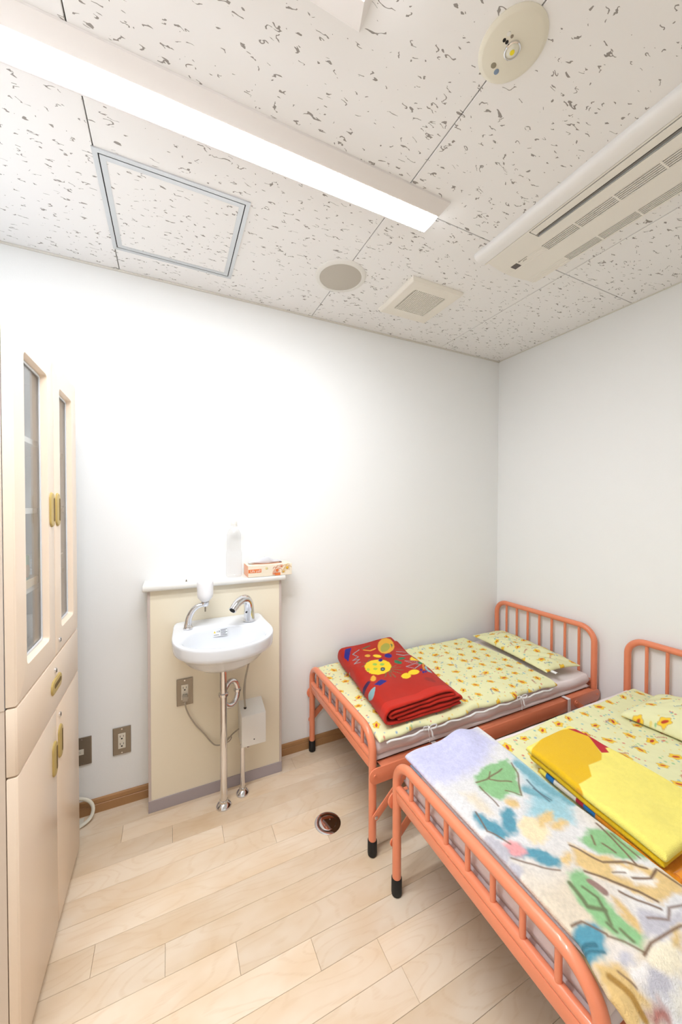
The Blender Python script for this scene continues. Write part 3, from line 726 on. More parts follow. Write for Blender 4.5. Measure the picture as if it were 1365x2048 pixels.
mb = MB()
n = 17
for i in range(n + 1):
    q = gx0 + (gx1 - gx0) * i / n
    mb.box(q - .0022, q + .0022, gy0, gy1, zb, zb + .003)
    q = gy0 + (gy1 - gy0) * i / n
    mb.box(gx0, gx1, q - .0022, q + .0022, zb + .0004, zb + .0034)
mb.build('grille', M_fan, t, smooth=False)

# emergency light
c = (.711, .592, H)
t = tag(empty('emergency_light', c), 'round cream emergency light with small clear lens and test buttons', 'light')
M_cream = mat('cream_plate', (230, 224, 206), 0.45)
MB().lathe([(.073, 0), (.073, -.002), (.066, -.0065), (.063, -.0075), (0, -.0085)], c, seg=64).build('plate', M_cream, t)
MB().lathe([(.0175, -.008), (.0175, -.0125), (.0155, -.0135), (.0145, -.0115), (.0145, -.008)], c, seg=32).build('lens_ring', M_chrome, t)
MB().lathe([(.0145, -.0085), (.0145, -.011), (.010, -.014), (0, -.0155)], c, seg=32).build('lens', mat('clear_lens', (225, 222, 205), 0.08, spec=0.8), t)
MB().lathe([(.005, -.0135), (.005, -.016), (0, -.0165)], c, seg=16).build('led_chip', mat('yellow_led', (240, 222, 40), 0.4), t)
for (dx, dy, m, r) in ((-.030, -.004, M_dark, .0036), (-.022, -.004, M_dark, .0036), (-.030, -.016, M_white, .0040), (-.020, -.016, M_steel, .0032)):
    MB().lathe([(r, 0), (r, -.0010), (0, -.0012)], (c[0] + dx, c[1] + dy, H - .0079), seg=16).build('button', m, t)
MB().lathe([(.0055, 0), (.0055, -.0006), (0, -.0006)], (c[0] - .014, c[1] + .040, H - .0079), seg=20, sx=1.2).build('maker_mark', mat('grey_print', (150, 142, 120), 0.6), t)
MB().lathe([(.0058, 0), (.0058, -.0006), (.0032, -.0008), (0, -.0008)], (c[0] + .002, c[1] + .046, H - .0079), seg=20).build('blue_sticker', mat('blue_print', (128, 146, 168), 0.6), t)

# one-way cassette air conditioner
t = tag(empty('air_conditioner', (1.34, .45, H)), 'long cream ceiling cassette air conditioner with dark air slot and slatted grilles', 'air conditioner')
M_ac = mat('ac_plastic', (240, 235, 225), 0.4)
M_acflange = mat('ac_flange', (242, 240, 237), 0.35)
z0 = H - .030
AY0, AY1 = -.22, 1.132
mb = MB()
mb.prism([(1.152, H), (1.150, H - .010), (1.153, H - .019), (1.162, H - .026), (1.178, H - .0295), (1.204, z0), (1.204, H)], 'y', AY0 - .012, AY1 + .004)
mb.build('flange', M_acflange, t)
mb = MB()
yslot = .930
ygr = .957
mb.box(1.206, 1.2135, AY0, AY1, z0, H)
# end piece with bowed edge, around the slot end
end = [(1.2135, yslot), (1.268, yslot), (1.268, ygr), (1.509, ygr), (1.509, AY1 - .012)] + [(1.509 - .2955 * i / 8, AY1 - .012 + .018 * math.sin(PI * i / 8)) for i in range(1, 8)] + [(1.2135, AY1 - .012)]
mb.prism(end, 'z', z0, H)
mb.box(1.2135, 1.268, AY0, -.12, z0, H)
mb.box(1.268, 1.3165, AY0, ygr, z0, H)
mb.box(1.369, 1.4575, AY0, ygr, z0, H)
mb.box(1.505, 1.509, AY0, ygr, z0, H)
mb.build('panel', M_ac, t, smooth=False)
MB().box(1.214, 1.508, AY0 + .01, .98, H - .016, H - .002).build('dark_cavity', M_dark, t, smooth=False)
MB().prism([(1.2165, z0 + .001), (1.2165, z0 - .0015), (1.247, z0 - .001), (1.2495, z0 + .002), (1.248, z0 + .004)], 'y', -.115, yslot - .004).build('louvre', M_ac, t, smooth=False)
MB().box(1.2625, 1.2640, -.115, yslot - .003, z0, z0 + .002).build('slot_lip', M_alu, t, smooth=False)
yy = ygr
while yy > AY0 + .13:
    for (xa, xb) in ((1.3165, 1.369), (1.4575, 1.505)):
        mb = MB()
        ns = 5
        w = (xb - xa) / (ns * 2 + 1)
        for i in range(ns + 1):
            mb.box(xa + 2 * i * w + .0006, xa + (2 * i + 1) * w - .0006, yy - .128, yy, z0, z0 + .006)
        mb.box(xa, xb, yy - .128, yy - .1225, z0 + .0002, z0 + .006)
        mb.build('intake_grille', M_ac, t, smooth=False)
    yy -= .128
for (xa, xb) in ((1.3165, 1.369), (1.4575, 1.505)):
    mb = MB()
    for i in range(5):
        q = xa + (xb - xa) * (i + .75) / 5.5
        mb.box(q - .0012, q + .0012, ygr + .004, AY1 - .003, z0 - .0006, z0 + .001)
    mb.build('rib_lines', M_ac, t, smooth=False)
MB().box(1.318, 1.348, 1.068, 1.096, z0 - .0014, z0).build('sensor_window', mat('sensor_window', (92, 84, 80), 0.2), t, smooth=False)
M_inkgrey = mat('grey_ink', (150, 142, 130), 0.6)
mb = MB()
mb.box(1.320, 1.3225, 1.020, 1.054, z0 - .0009, z0)
for d in ((0, 0), (.003, -.003), (-.003, -.003)):
    mb.box(1.321 + d[0] - .0016, 1.321 + d[0] + .0016, 1.059 + d[1] - .0016, 1.059 + d[1] + .0016, z0 - .0009, z0)
for i, q in enumerate((1.030, 1.036, 1.042)):
    mb.box(1.330, 1.334, q, q + .004, z0 - .0009, z0)
mb.build('maker_mark', M_inkgrey, t, smooth=False)

# ------------------------------------------------------------------ steel cabinets by the left wall
CX0, CX1 = -.845, -.352          # carcass back / front
FX = -.328                       # door face
CY0, CYM, CY1 = 1.085, 1.402, 1.695
ZS = .881                        # seam between the two units
ZT = 1.815

def stadium(a0, a1, b0, b1, k=8):
    w, h = a1 - a0, b1 - b0
    r = min(w, h) / 2
    return rrect(a0, a1, b0, b1, r * .999, k)

def handle(par, yc, zc, vertical=True):
    w, h = (.044, .106) if vertical else (.106, .044)
    mb = MB()
    rings = []
    for (g, x) in ((0, 0), (0, .002), (.003, .0048), (.009, .0056)):
        rings.append([(FX + x, p[0], p[1]) for p in stadium(yc - w / 2 + g, yc + w / 2 - g, zc - h / 2 + g, zc + h / 2 - g)])
    mb.loops(rings, True, True)
    hd = mb.build('handle', M_gold, par)
    # finger recess on the side away from the hinge
    if vertical:
        s = stadium(yc + .001, yc + .0125, zc - .036, zc + .036)
    else:
        s = stadium(yc - .036, yc + .036, zc - .003, zc + .0105)
    MB().prism([(p[0], p[1]) for p in s], 'x', FX + .005, FX + .0062).build('finger_recess', M_golddark, hd)

def lock(par, yc, zc):
    lk = MB().lathe([(.0085, 0), (.0085, .003), (.007, .004), (0, .004)], (FX, yc, zc), axis='x', seg=20).build('lock', M_chrome, par)
    MB().box(FX + .004, FX + .0048, yc - .001, yc + .001, zc - .005, zc + .005).build('keyhole', M_dark, lk, smooth=False)

def door_plain(name, par, y0, y1, z0, z1):
    pr = [(CX1 + .002, y0), (FX - .006, y0), (FX - .0018, y0 + .0025), (FX, y0 + .007), (FX, y1 - .007), (FX - .0018, y1 - .0025), (FX - .006, y1), (CX1 + .002, y1)]
    return MB().prism(pr, 'z', z0, z1, bev=.0022).build(name, M_cab, par, angle=25)

def door_glass(par, y0, y1, z0, z1, o):
    k = 5
    def rg(r, x, rad): return [(x, p[0], p[1]) for p in rrect(r[0], r[1], r[2], r[3], rad, k)]
    O = (y0, y1, z0, z1)
    mb = MB()
    oi = (o[0] + .007, o[1] - .007, o[2] + .007, o[3] - .007)
    mb.loops([rg(O, CX1 + .002, .001), rg(O, FX - .005, .001), rg(inset(O, .002), FX - .0012, .002), rg(inset(O, .006), FX, .003),
              rg(o, FX, .014), rg(inset(o, .0015), FX - .002, .0125), rg(oi, FX - .018, .009), rg(oi, CX1 + .002, .009), rg(O, CX1 + .002, .001)])
    d = mb.build('door', M_cab, par, angle=25)
    g = MB().box(FX - .0195, FX - .0175, oi[0] - .004, oi[1] + .004, oi[2] - .004, oi[3] + .004).build('glass_pane', M_glass, d, smooth=False)
    mb = MB()
    ii = inset(oi, .006)
    mb.loops([rg(oi, FX - .0172, .009), rg(oi, FX - .0145, .009), rg(ii, FX - .0145, .005), rg(ii, FX - .0172, .005), rg(oi, FX - .0172, .009)])
    mb.build('pane_frame', M_paneframe, d)
    return d

M_paneframe = mat('pale_grey_frame', (228, 230, 232), 0.4)
# upper unit (glass doors)
up_ = tag(empty('glass_cabinet', ((CX0 + CX1) / 2, (CY0 + CY1) / 2, ZS)), 'beige steel cabinet with two glass doors, standing on the lower cabinet', 'cabinet')
tk = .016
mb = MB()
mb.box(CX0, CX1, CY0, CY0 + tk, ZS + .001, ZT)
mb.box(CX0, CX1, CY1 - tk, CY1, ZS + .001, ZT)
mb.box(CX0, CX1, CY0 + tk, CY1 - tk, ZT - tk, ZT)
mb.box(CX0, CX0 + .006, CY0 + tk, CY1 - tk, ZS + .001, ZT - tk)
mb.box(CX0, CX1, CY0 + tk, CY1 - tk, ZS + .001, ZS + .04)
mb.build('body', M_cabin, up_, smooth=False)
MB().box(CX0, CX1, CY0 - .0012, CY0, ZS + .001, ZT).build('side_skin', M_cabside, up_, smooth=False)
MB().box(CX0 + .006, CX0 + .009, CY0 + tk, CY1 - tk, ZS + .04, ZT - tk).build('back_lining', M_cabin, up_, smooth=False)
MB().box(CX1 - .03, CX1, CYM - .012, CYM + .012, ZS + .04, ZT - tk).build('centre_post', M_cabside, up_, smooth=False)
SH = (1.128, 1.352, 1.553)
for z in SH:
    MB().box(CX0 + .009, CX1 - .012, CY0 + tk, CY1 - tk, z - .016, z, .001).build('shelf', M_shelf, up_, smooth=False)
d1 = door_glass(up_, CY0, CYM - .001, ZS + .006, ZT, (1.150, 1.338, .958, 1.744))
d2 = door_glass(up_, CYM + .001, CY1, ZS + .006, ZT, (1.466, 1.628, .958, 1.744))
handle(d1, 1.369, 1.347)
handle(d2, 1.430, 1.347)
lock(d2, 1.440, .925)

# lower unit (drawer and two plain doors)
lo = tag(empty('lower_cabinet', ((CX0 + CX1) / 2, (CY0 + CY1) / 2, 0)), 'beige steel base cabinet with a wide drawer above two plain doors', 'cabinet')
mb = MB()
mb.box(CX0, CX1, CY0, CY1, .03, ZS)
mb.box(CX0, CX1 - .012, CY0 + .004, CY1 - .004, 0, .03)
mb.build('body', M_cabside, lo, smooth=False)
dr = door_plain('drawer', lo, CY0, CY1, .7225, ZS + .002)
handle(dr, 1.395, .802, False)
lock(dr, 1.389, .846)
e1 = door_plain('door', lo, CY0, CYM - .001, .034, .7185)
e2 = door_plain('door', lo, CYM + .001, CY1, .034, .7185)
handle(e1, 1.370, .580)
handle(e2, 1.432, .600)
lock(e2, 1.432, .686)

# things kept behind the glass
M_pinkp = mat('pink_plastic', (214, 130, 128), 0.5)
M_purple = mat('lilac_plastic', (150, 140, 190), 0.5)
M_orange = mat('orange_plastic', (230, 160, 70), 0.5)
M_green = mat('pale_green_card', (172, 196, 150), 0.6)
M_slice = mat('fruit_print', (226, 186, 130), 0.6)
M_wood = mat('pale_wood', (205, 180, 140), 0.6, var=0.05)
M_glue = mat('yellow_tube', (206, 180, 104), 0.5)
s3 = SH[0]
t = tag(empty('wooden_tray', (-0.415, 1.30, s3)), 'pale wooden tray on the lowest shelf behind the glass', 'tray')
mb = MB(); mb.box(-0.485, -0.360, 1.20, 1.385, s3 + .0005, s3 + .006); mb.box(-0.485, -0.480, 1.20, 1.385, s3 + .006, s3 + .022); mb.box(-0.365, -0.360, 1.20, 1.385, s3 + .006, s3 + .022)
mb.box(-0.480, -0.365, 1.20, 1.205, s3 + .006, s3 + .022); mb.box(-0.480, -0.365, 1.38, 1.385, s3 + .006, s3 + .022)
mb.build('tray_body', M_wood, t, smooth=False)
t = tag(empty('snack_box', (-0.415, 1.30, s3 + .007)), 'pale green box printed with round fruit slices in the tray', 'box')
MB().box(-0.460, -0.380, 1.225, 1.365, s3 + .0065, s3 + .085, .004).build('carton', M_green, t)
for yy in (1.258, 1.300, 1.342):
    MB().lathe([(.019, 0), (.019, .0008), (0, .0008)], (-0.380, yy, s3 + .040), axis='x', seg=24).build('fruit_slice_print', M_slice, t)
t = tag(empty('orange_toy', (-0.417, 1.255, s3 + .085)), 'small orange plastic piece lying on the green box', 'toy')
MB().tube(spline([(-0.417, 1.225, s3 + .0965), (-0.411, 1.25, s3 + .099), (-0.415, 1.29, s3 + .0965)], 5), [.006] + [.011] * 9 + [.006], 10).build('toy_body', M_orange, t)
t = tag(empty('red_bottle', (-0.555, 1.40, s3)), 'faded red squeeze bottle with lilac cone cap on cabinet shelf', 'bottle')
MB().lathe([(.028, .0005), (.030, .01), (.030, .11), (.020, .125)], (-0.555, 1.40, s3), seg=24).build('bottle_body', M_pinkp, t)
MB().lathe([(.026, .125), (.022, .14), (.005, .19), (0, .192)], (-0.555, 1.40, s3), seg=24).build('cap', M_purple, t)
tag(MB().tube([(-0.655, 1.30, s3 + .003), (-0.615, 1.44, s3 + .20)], .003, 8).build('pink_stick', M_pinkp), 'thin pink stick leaning inside the glass cabinet', 'stick')
tag(MB().tube(spline([(-0.455, 1.40, s3 + .003), (-0.455, 1.415, s3 + .06), (-0.455, 1.41, s3 + .12), (-0.455, 1.385, s3 + .14)], 6), .0015, 6).build('wire_hook', M_steel), 'thin bent wire standing on the cabinet shelf', 'wire')
t = tag(empty('wire_basket', (-0.415, 1.55, s3)), 'small white wire basket on a shelf in the glass cabinet', 'basket')
mb = MB()
for z, w in ((.004, .05), (.03, .055), (.06, .06)):
    mb.tube([(-0.415 - w, 1.55 - w, s3 + z), (-0.415 + w, 1.55 - w, s3 + z), (-0.415 + w, 1.55 + w, s3 + z), (-0.415 - w, 1.55 + w, s3 + z)], .0018, 6, closed=True)
for i in range(6):
    f = -1 + 2 * i / 5
    for (ax, ay) in ((f, -1), (f, 1), (-1, f), (1, f)):
        mb.tube([(-0.415 + ax * .05, 1.55 + ay * .05, s3 + .004), (-0.415 + ax * .06, 1.55 + ay * .06, s3 + .06)], .0014, 6)
mb.build('wire_frame', M_white, t)
b0 = ZS + .04
t = tag(empty('glue_tube', (-0.425, 1.36, b0)), 'slim yellow tube standing on the cabinet floor', 'tube')
MB().lathe([(.010, .0005), (.012, .01), (.011, .10), (.004, .11), (.004, .125), (0, .126)], (-0.425, 1.36, b0), seg=20).build('tube_body', M_glue, t)
tag(MB().box(-0.515, -0.395, 1.13, 1.30, b0 + .0005, b0 + .035, .003).build('white_carton', M_white), 'low white carton on the bottom of the glass cabinet', 'carton')
tag(MB().box(-0.575, -0.425, 1.44, 1.60, b0 + .0005, b0 + .06, .003).build('grey_carton', M_cabin), 'grey carton on the glass cabinet floor beside the yellow tube', 'carton')
for (xx, yy, z, h, lab) in ((-0.505, 1.24, SH[2], .11, 'tall white carton on the top cabinet shelf'), (-0.555, 1.36, SH[1], .09, 'white carton on the middle cabinet shelf')):
    tag(MB().box(xx - .05, xx + .05, yy - .05, yy + .05, z + .0005, z + h, .003).build('white_carton', M_white), lab, 'carton')

# white flat cable behind the cabinet
pts = spline([(-.46, 1.870, .100), (-.385, 1.872, .098), (-.335, 1.868, .082), (-.312, 1.858, .052), (-.318, 1.840, .022), (-.355, 1.822, .0085), (-.42, 1.810, .0085), (-.52, 1.81, .0085)], 6)
tag(MB().tube(pts, .0075, 12, flat=.0055).build('white_cable', mat('white_cable', (232, 226, 208), 0.5)), 'thick white cable looping on the floor beside the cabinet', 'cable')
tag(MB().box(-.50, -.345, 1.832, 1.872, .0003, .006, .002).build('cable_cover', mat('cable_cover', (226, 220, 204), 0.5)), 'flat white cable cover strip on the floor by baseboard', 'cable cover')

# ------------------------------------------------------------------ low boxed-in wall behind the basin
PX0, PX1, PYF = -.095, .508, 1.785
t = struct(MB().box(PX0 + .001, PX1 - .001, PYF, YB, 0, .985).build('wall_low', M_panel, smooth=False))
for (a, b_) in ((PX0, PX0 + .011), (PX1 - .011, PX1)):
    MB().box(a, b_, PYF - .003, PYF + .012, .052, .985, .001).build('edge_strip', M_mauve2, t, smooth=False)
MB().box(PX0 - .001, PX1 + .001, PYF - .004, YB, 0, .052, .0012).build('vinyl_skirting', M_mauve, t, smooth=False)
pr = [(YB, .985), (YB, 1.012), (1.772, 1.012), (1.764, 1.0105), (1.760, 1.005), (1.760, .993), (1.764, .987), (1.772, .985)]
sh_ = MB().prism(pr, 'x', -.112, .524, bev=.002).build('shelf_top', M_shelf)
tag(sh_, 'narrow white shelf capping the low cream wall above the basin', 'shelf')
tag(MB().lathe([(.0045, 0), (.0045, .002), (.0025, .003), (.0025, .008), (0, .009)], (.064, 1.800, 1.0122), seg=14).build('metal_stud', M_steel), 'tiny grey metal stud on the narrow white shelf', 'stud')

# ------------------------------------------------------------------ wash basin
BX, BY = .205, 1.590
def outline():
    pts = [(.010, 1.7835), (.400, 1.7835)]
    n = 28
    for i in range(n + 1):
        a = PI * i / n
        e = 2 / 2.25
        c_, s_ = math.cos(a), math.sin(a)
        pts.append((BX + .2045 * math.copysign(abs(c_) ** e, c_), 1.605 - .205 * abs(s_) ** e))
    return pts
OUT = outline()
def ray_out(a, poly=OUT):
    dx, dy = math.cos(a), math.sin(a)
    best = 9
    for (x1, y1), (x2, y2) in zip(poly, poly[1:] + poly[:1]):
        ex, ey = x2 - x1, y2 - y1
        den = dx * ey - dy * ex
        if abs(den) < 1e-12: continue
        tt = ((x1 - BX) * ey - (y1 - BY) * ex) / den
        uu = ((x1 - BX) * dy - (y1 - BY) * dx) / den
        if tt > 0 and -1e-6 <= uu <= 1 + 1e-6: best = min(best, tt)
    return best
NA = 96
ANG = [2 * PI * i / NA for i in range(NA)]
RO = [ray_out(a) for a in ANG]
for _ in range(2):
    RO = [(RO[i - 1] + 2 * RO[i] + RO[(i + 1) % NA]) / 4 for i in range(NA)]
def RI(a):   # bowl opening: ellipse set towards the front
    dx, dy = math.cos(a), math.sin(a)
    ex, ey, ox, oy = .172, .128, 0.0, -.036
    A = (dx / ex) ** 2 + (dy / ey) ** 2
    Bq = -2 * (dx * ox / ex ** 2 + dy * oy / ey ** 2)
    Cq = (ox / ex) ** 2 + (oy / ey) ** 2 - 1
    return (-Bq + math.sqrt(Bq * Bq - 4 * A * Cq)) / (2 * A)
RIM = .823
def zrim(y): return RIM + .010 * max(0, min(1, (y - 1.735) / .04))
def ring(f, z, o=0.0, rel=None):
    out = []
    for a, r in zip(ANG, RO):
        q = r * f + o if rel is None else RI(a) * rel
        x, y = BX + q * math.cos(a), BY + q * math.sin(a)
        y = min(y, 1.7835)
        out.append((x, y, z if z is not None else zrim(y)))
    return out
def ringz(f, dz, o=0.0):
    return [(p[0], p[1], zrim(p[1]) + dz) for p in ring(f, 0, o)]
t = tag(empty('wash_basin', (BX, BY, .66)), 'white ceramic wash basin fixed to the low cream wall', 'basin')
def under(f, z):
    out = []
    for a, r in zip(ANG, RO):
        q = r * f
        out.append((BX + q * math.cos(a), min(BY + .02 + q * math.sin(a), 1.7835), z))
    return out
rings = [under(.10, .668), under(.30, .674), under(.55, .690), under(.74, .716), under(.86, .745), ring(.93, .764), ring(.97, .770), ring(.985, .775), ring(.992, .785),
         ring(1.0, .812), ringz(1.0, -.004, -.0005), ringz(1.0, -.001, -.0025), ringz(1.0, 0, -.006),
         ]
mid = [((a[0] + b_[0]) / 2, (a[1] + b_[1]) / 2, RIM + .0005) for a, b_ in zip(ring(1, 0), ring(1, 0, rel=1.0))]
rings += [[(p[0], p[1], max(RIM, zrim(p[1]) - .004) - .001) for p in mid], ring(1, RIM - .003, rel=1.02), ring(1, RIM - .007, rel=.985), ring(1, RIM - .016, rel=.95), ring(1, RIM - .045, rel=.87), ring(1, RIM - .08, rel=.74), ring(1, RIM - .108, rel=.52), ring(1, RIM - .12, rel=.28), ring(1, RIM - .123, rel=.10)]
MB().loops(rings, True, True).build('bowl', M_ceram, t, angle=60)
MB().lathe([(.016, 0), (.016, .002), (.010, .003), (0, .0015)], (BX, BY - .003, RIM - .1235), seg=24).build('drain_ring', M_chrome, t)
# care label on the back slope of the bowl
lx, ly, lz = .197, 1.6695, .797
n_ = Vector((0, -.96, .28)).normalized()
uy = Vector((0, n_.z, -n_.y))
def lab(a, b_, d=0.0):
    p = Vector((lx, ly, lz)) + Vector((1, 0, 0)) * a + uy * b_ + n_ * d
    return tuple(p)
mb = MB()
mb.faces([lab(-.030, -.014), lab(.030, -.014), lab(.030, .014), lab(-.030, .014), lab(-.030, -.014, .001), lab(.030, -.014, .001), lab(.030, .014, .001), lab(-.030, .014, .001)],
         [(0, 1, 2, 3), (4, 5, 6, 7), (0, 1, 5, 4), (1, 2, 6, 5), (2, 3, 7, 6), (3, 0, 4, 7)])
sl = mb.build('care_label', mat('label_white', (236, 238, 240), 0.4), t, smooth=False)
mb = MB(); mb.faces([lab(-.029, .0, .0014), lab(-.019, .0, .0014), lab(-.024, .010, .0014)], [(0, 1, 2)])
mb.build('warning_triangle', mat('label_yellow', (222, 196, 60), 0.5), sl, smooth=False)
M_ink = mat('black_ink', (70, 70, 74), 0.6)
mb = MB()
vs, fs = text_geo('注意', .009)
mb.faces([lab(-.009 + v.x, .005 + v.y, .0014) for v in vs], fs)
for i in range(5):
    b_ = .011 - i * .0055
    mb.faces([lab(.001, b_, .0014), lab(.029 - .006 * (i % 2), b_, .0014), lab(.029 - .006 * (i % 2), b_ + .0022, .0014), lab(.001, b_ + .0022, .0014)], [(0, 1, 2, 3)])
mb.faces([lab(-.028, -.009, .0014), lab(-.006, -.009, .0014), lab(-.006, -.007, .0014), lab(-.028, -.007, .0014)], [(0, 1, 2, 3)])
mb.build('small_print', M_ink, sl, smooth=False)

# soap dispenser
t = tag(empty('soap_dispenser', (.066, 1.700, RIM)), 'chrome soap dispenser arm holding an upturned white bottle', 'soap dispenser')
MB().lathe([(.020, -.001), (.020, .006), (.017, .010), (.016, .024), (.012, .026)], (.066, 1.700, RIM), seg=28).build('base', M_chrome, t)
arm = spline([(.066, 1.700, RIM + .018), (.070, 1.700, RIM + .048), (.084, 1.700, RIM + .076), (.105, 1.699, RIM + .094), (.132, 1.698, RIM + .101)], 6)
MB().tube(arm, [.015 - .006 * i / (len(arm) - 1) for i in range(len(arm))], 16).build('arm', M_chrome, t)
c = (.137, 1.698, RIM + .094)
MB().lathe([(.003, -.004), (.011, -.002), (.016, .006), (.017, .017), (.015, .017), (.014, .012)], c, seg=28).build('cup', M_chrome, t)
MB().lathe([(.0028, -.026), (.0032, -.026), (.0032, -.003), (0, -.003)], c, seg=14).build('nozzle', M_steel, t)
M_milk = mat('milky_plastic', (248, 248, 250), 0.4)
MB().lathe([(.012, .014), (.013, .018), (.021, .025), (.030, .036), (.0335, .052), (.0345, .10), (.0335, .108), (.030, .113), (0, .114)], c, seg=36).build('bottle', M_milk, t)

# sensor tap
t = tag(empty('sensor_faucet', (.330, 1.702, RIM)), 'chrome curved sensor faucet on the basin deck', 'faucet')
fp = spline([(.331, 1.704, RIM + .002), (.330, 1.703, RIM + .045), (.326, 1.697, RIM + .082), (.313, 1.682, RIM + .106), (.291, 1.659, RIM + .113), (.265, 1.633, RIM + .105), (.240, 1.609, RIM + .083)], 6)
MB().tube(fp, [.0262 - .0100 * (i / (len(fp) - 1)) ** .8 for i in range(len(fp))], 24).build('spout', M_chrome, t)
d = (Vector(fp[-1]) - Vector(fp[-3])).normalized()
MB().tube([Vector(fp[-1]) - d * .002, Vector(fp[-1]) + d * .0015], .0125, 16).build('outlet', M_dark, t)
MB().lathe([(.0275, .001), (.0275, .004), (.0265, .005)], (.331, 1.704, RIM), seg=28).build('base_ring', M_chrome, t)
MB().lathe([(.004, 0), (.004, .001), (0, .001)], (.313, 1.681, RIM + .047), axis='y', seg=12).build('sensor_eye', M_dark, t)

# waste pipe with trap
t = tag(empty('waste_pipe', (.211, 1.685, 0)), 'tall chrome waste pipe with looped trap under the basin', 'pipe')
PXc, PYc = .211, 1.685
MB().lathe([(.0155, .004), (.0155, .662)], (PXc, PYc, 0), seg=24).build('vertical_pipe', M_chrome, t)
MB().lathe([(.034, .0003), (.034, .004), (.031, .010), (.024, .016), (.019, .020), (.0185, .030), (.0155, .032)], (PXc, PYc, 0), seg=32).build('floor_flange', M_chrome, t)
MB().lathe([(.0155, .628), (.022, .630), (.022, .640), (.0185, .642), (.0185, .648), (.0235, .650), (.0235, .664), (.016, .669)], (PXc, PYc, 0), seg=8).build('union_nut', M_chrome, t, smooth=False)
MB().lathe([(.0156, .502), (.0215, .504), (.0225, .510), (.0215, .516), (.0156, .518)], (PXc, PYc, 0), seg=28).build('collar', M_chrome, t)
loop = spline([(.214, 1.692, .505), (.222, 1.700, .530), (.240, 1.712, .548), (.262, 1.722, .545), (.276, 1.726, .522), (.279, 1.725, .495), (.275, 1.720, .468), (.260, 1.710, .448), (.240, 1.700, .444), (.222, 1.692, .455), (.213, 1.688, .470)], 5)
lp = MB().tube(loop, .0125, 18).build('trap_loop', M_chrome, t)
MB().lathe([(.0126, -.006), (.0175, -.005), (.0175, .005), (.0126, .006)], (.279, 1.725, .500), seg=24).build('slip_nut', M_chrome, lp)

# supply pipe and sensor control box
t = tag(empty('supply_pipe', (.301, 1.722, 0)), 'short thin chrome supply pipe below the white control box', 'pipe')
MB().lathe([(.0105, .004), (.0105, .2355)], (.301, 1.722, 0), seg=20).build('riser', M_chrome, t)
MB().lathe([(.030, .0003), (.030, .004), (.027, .010), (.020, .017), (.015, .021), (.0145, .028), (.0105, .030)], (.301, 1.722, 0), seg=32).build('floor_flange', M_chrome, t)
MB().tube([(.315, 1.715, .228), (.318, 1.712, .222), (.327, 1.715, .219), (.332, 1.72, .228), (.332, 1.725, .2355)], .0045, 10).build('elbow', M_chrome, t)
t = tag(empty('sensor_control_box', (.349, 1.74, .237)), 'white control box with slanted top and grey cord plugged into the low wall', 'control box')
pr = [(1.7845, .2375), (1.690, .2375), (1.688, .240), (1.688, .379), (1.691, .383), (1.7845, .412)]
MB().prism(pr, 'x', .292, .405, bev=.0025).build('cover', M_white, t)
MB().lathe([(.0028, 0), (.0028, -.001), (0, -.001)], (.349, 1.688, .266), axis='y', seg=12).build('indicator', M_dark, t)
MB().lathe([(.0065, 0), (.0065, .006), (.005, .007)], (.316, 1.735, .394), seg=16).build('cable_gland', M_dark, t)
cab_ = spline([(.316, 1.735, .402), (.314, 1.735, .45), (.317, 1.733, .53), (.330, 1.728, .60), (.346, 1.72, .66), (.354, 1.712, .712)], 6)
MB().tube(cab_, .0042, 10).build('sensor_lead', M_cord, t)
MB().tube(spline([(.318, 1.732, .402), (.309, 1.738, .47), (.318, 1.74, .545), (.332, 1.737, .60)], 6), .0022, 8).build('thin_lead', M_cord, t)
pc = spline([(.055, 1.760, .480), (.057, 1.757, .452), (.072, 1.765, .405), (.100, 1.772, .350), (.135, 1.774, .300), (.165, 1.772, .255), (.185, 1.766, .237), (.212, 1.760, .236), (.238, 1.760, .250), (.262, 1.760, .272), (.2915, 1.762, .288)], 6)
flex = MB().tube(pc, .0032, 8).build('power_cord', M_cord, t)
MB().box(.0435, .0665, 1.752, 1.7766, .478, .502, .004).build('plug', M_cord, flex)
pc = spline([(.222, 1.757, .240), (.245, 1.754, .246), (.256, 1.754, .262), (.246, 1.754, .266), (.232, 1.755, .256)], 6)
MB().tube(pc, .0026, 8).build('cord_loop', M_cord, flex)

# outlets
def slot(mb, x, z, yf, w, h):
    mb.box(x - w / 2, x + w / 2, yf - .0011, yf + .0002, z - h / 2, z + h / 2)
def wall_plate(name, label, x0, x1, z0, z1, yw, insert, cat, sockets=True):
    t = tag(empty(name, ((x0 + x1) / 2, yw, z0)), label, cat)
    MB().box(x0, x1, yw - .006, yw - .0002, z0, z1, .002).build('plate', M_steel, t, smooth=False)
    xc, zc = (x0 + x1) / 2 if insert is None else insert[0], (z0 + z1) / 2
    yf = yw - .0082
    if sockets:
        MB().box(xc - .0145, xc + .0145, yf, yw - .006, zc - .034, zc + .034, .0008).build('socket_body', M_ivory, t, smooth=False)
        for s in (.017, -.017):
            mb = MB()
            slot(mb, xc - .0065, zc + s + .005, yf, .0018, .0085)
            slot(mb, xc + .0065, zc + s + .005, yf, .0018, .007)
            slot(mb, xc, zc + s - .006, yf, .006, .005)
            mb.build('socket_holes', M_dark, t, smooth=False)
    else:
        MB().box(insert[0] - .034, insert[0] + .034, yf, yw - .006, zc - .013, zc + .011, .0008).build('switch_insert', M_ivory, t, smooth=False)
        mb = MB()
        for q in (-.004, .001):
            mb.box(insert[0] + .006, insert[0] + .024, yf - .0004, yf + .0002, zc + q, zc + q + .0012)
        mb.build('label_lines', M_inkgrey, t, smooth=False)
    for zz in (z0 + .008, z1 - .008):
        MB().lathe([(.003, 0), (.003, -.0008), (0, -.001)], (xc if sockets else x1 - .035, yw - .006, zz), axis='y', seg=14).build('screw', M_chrome, t)
    return t
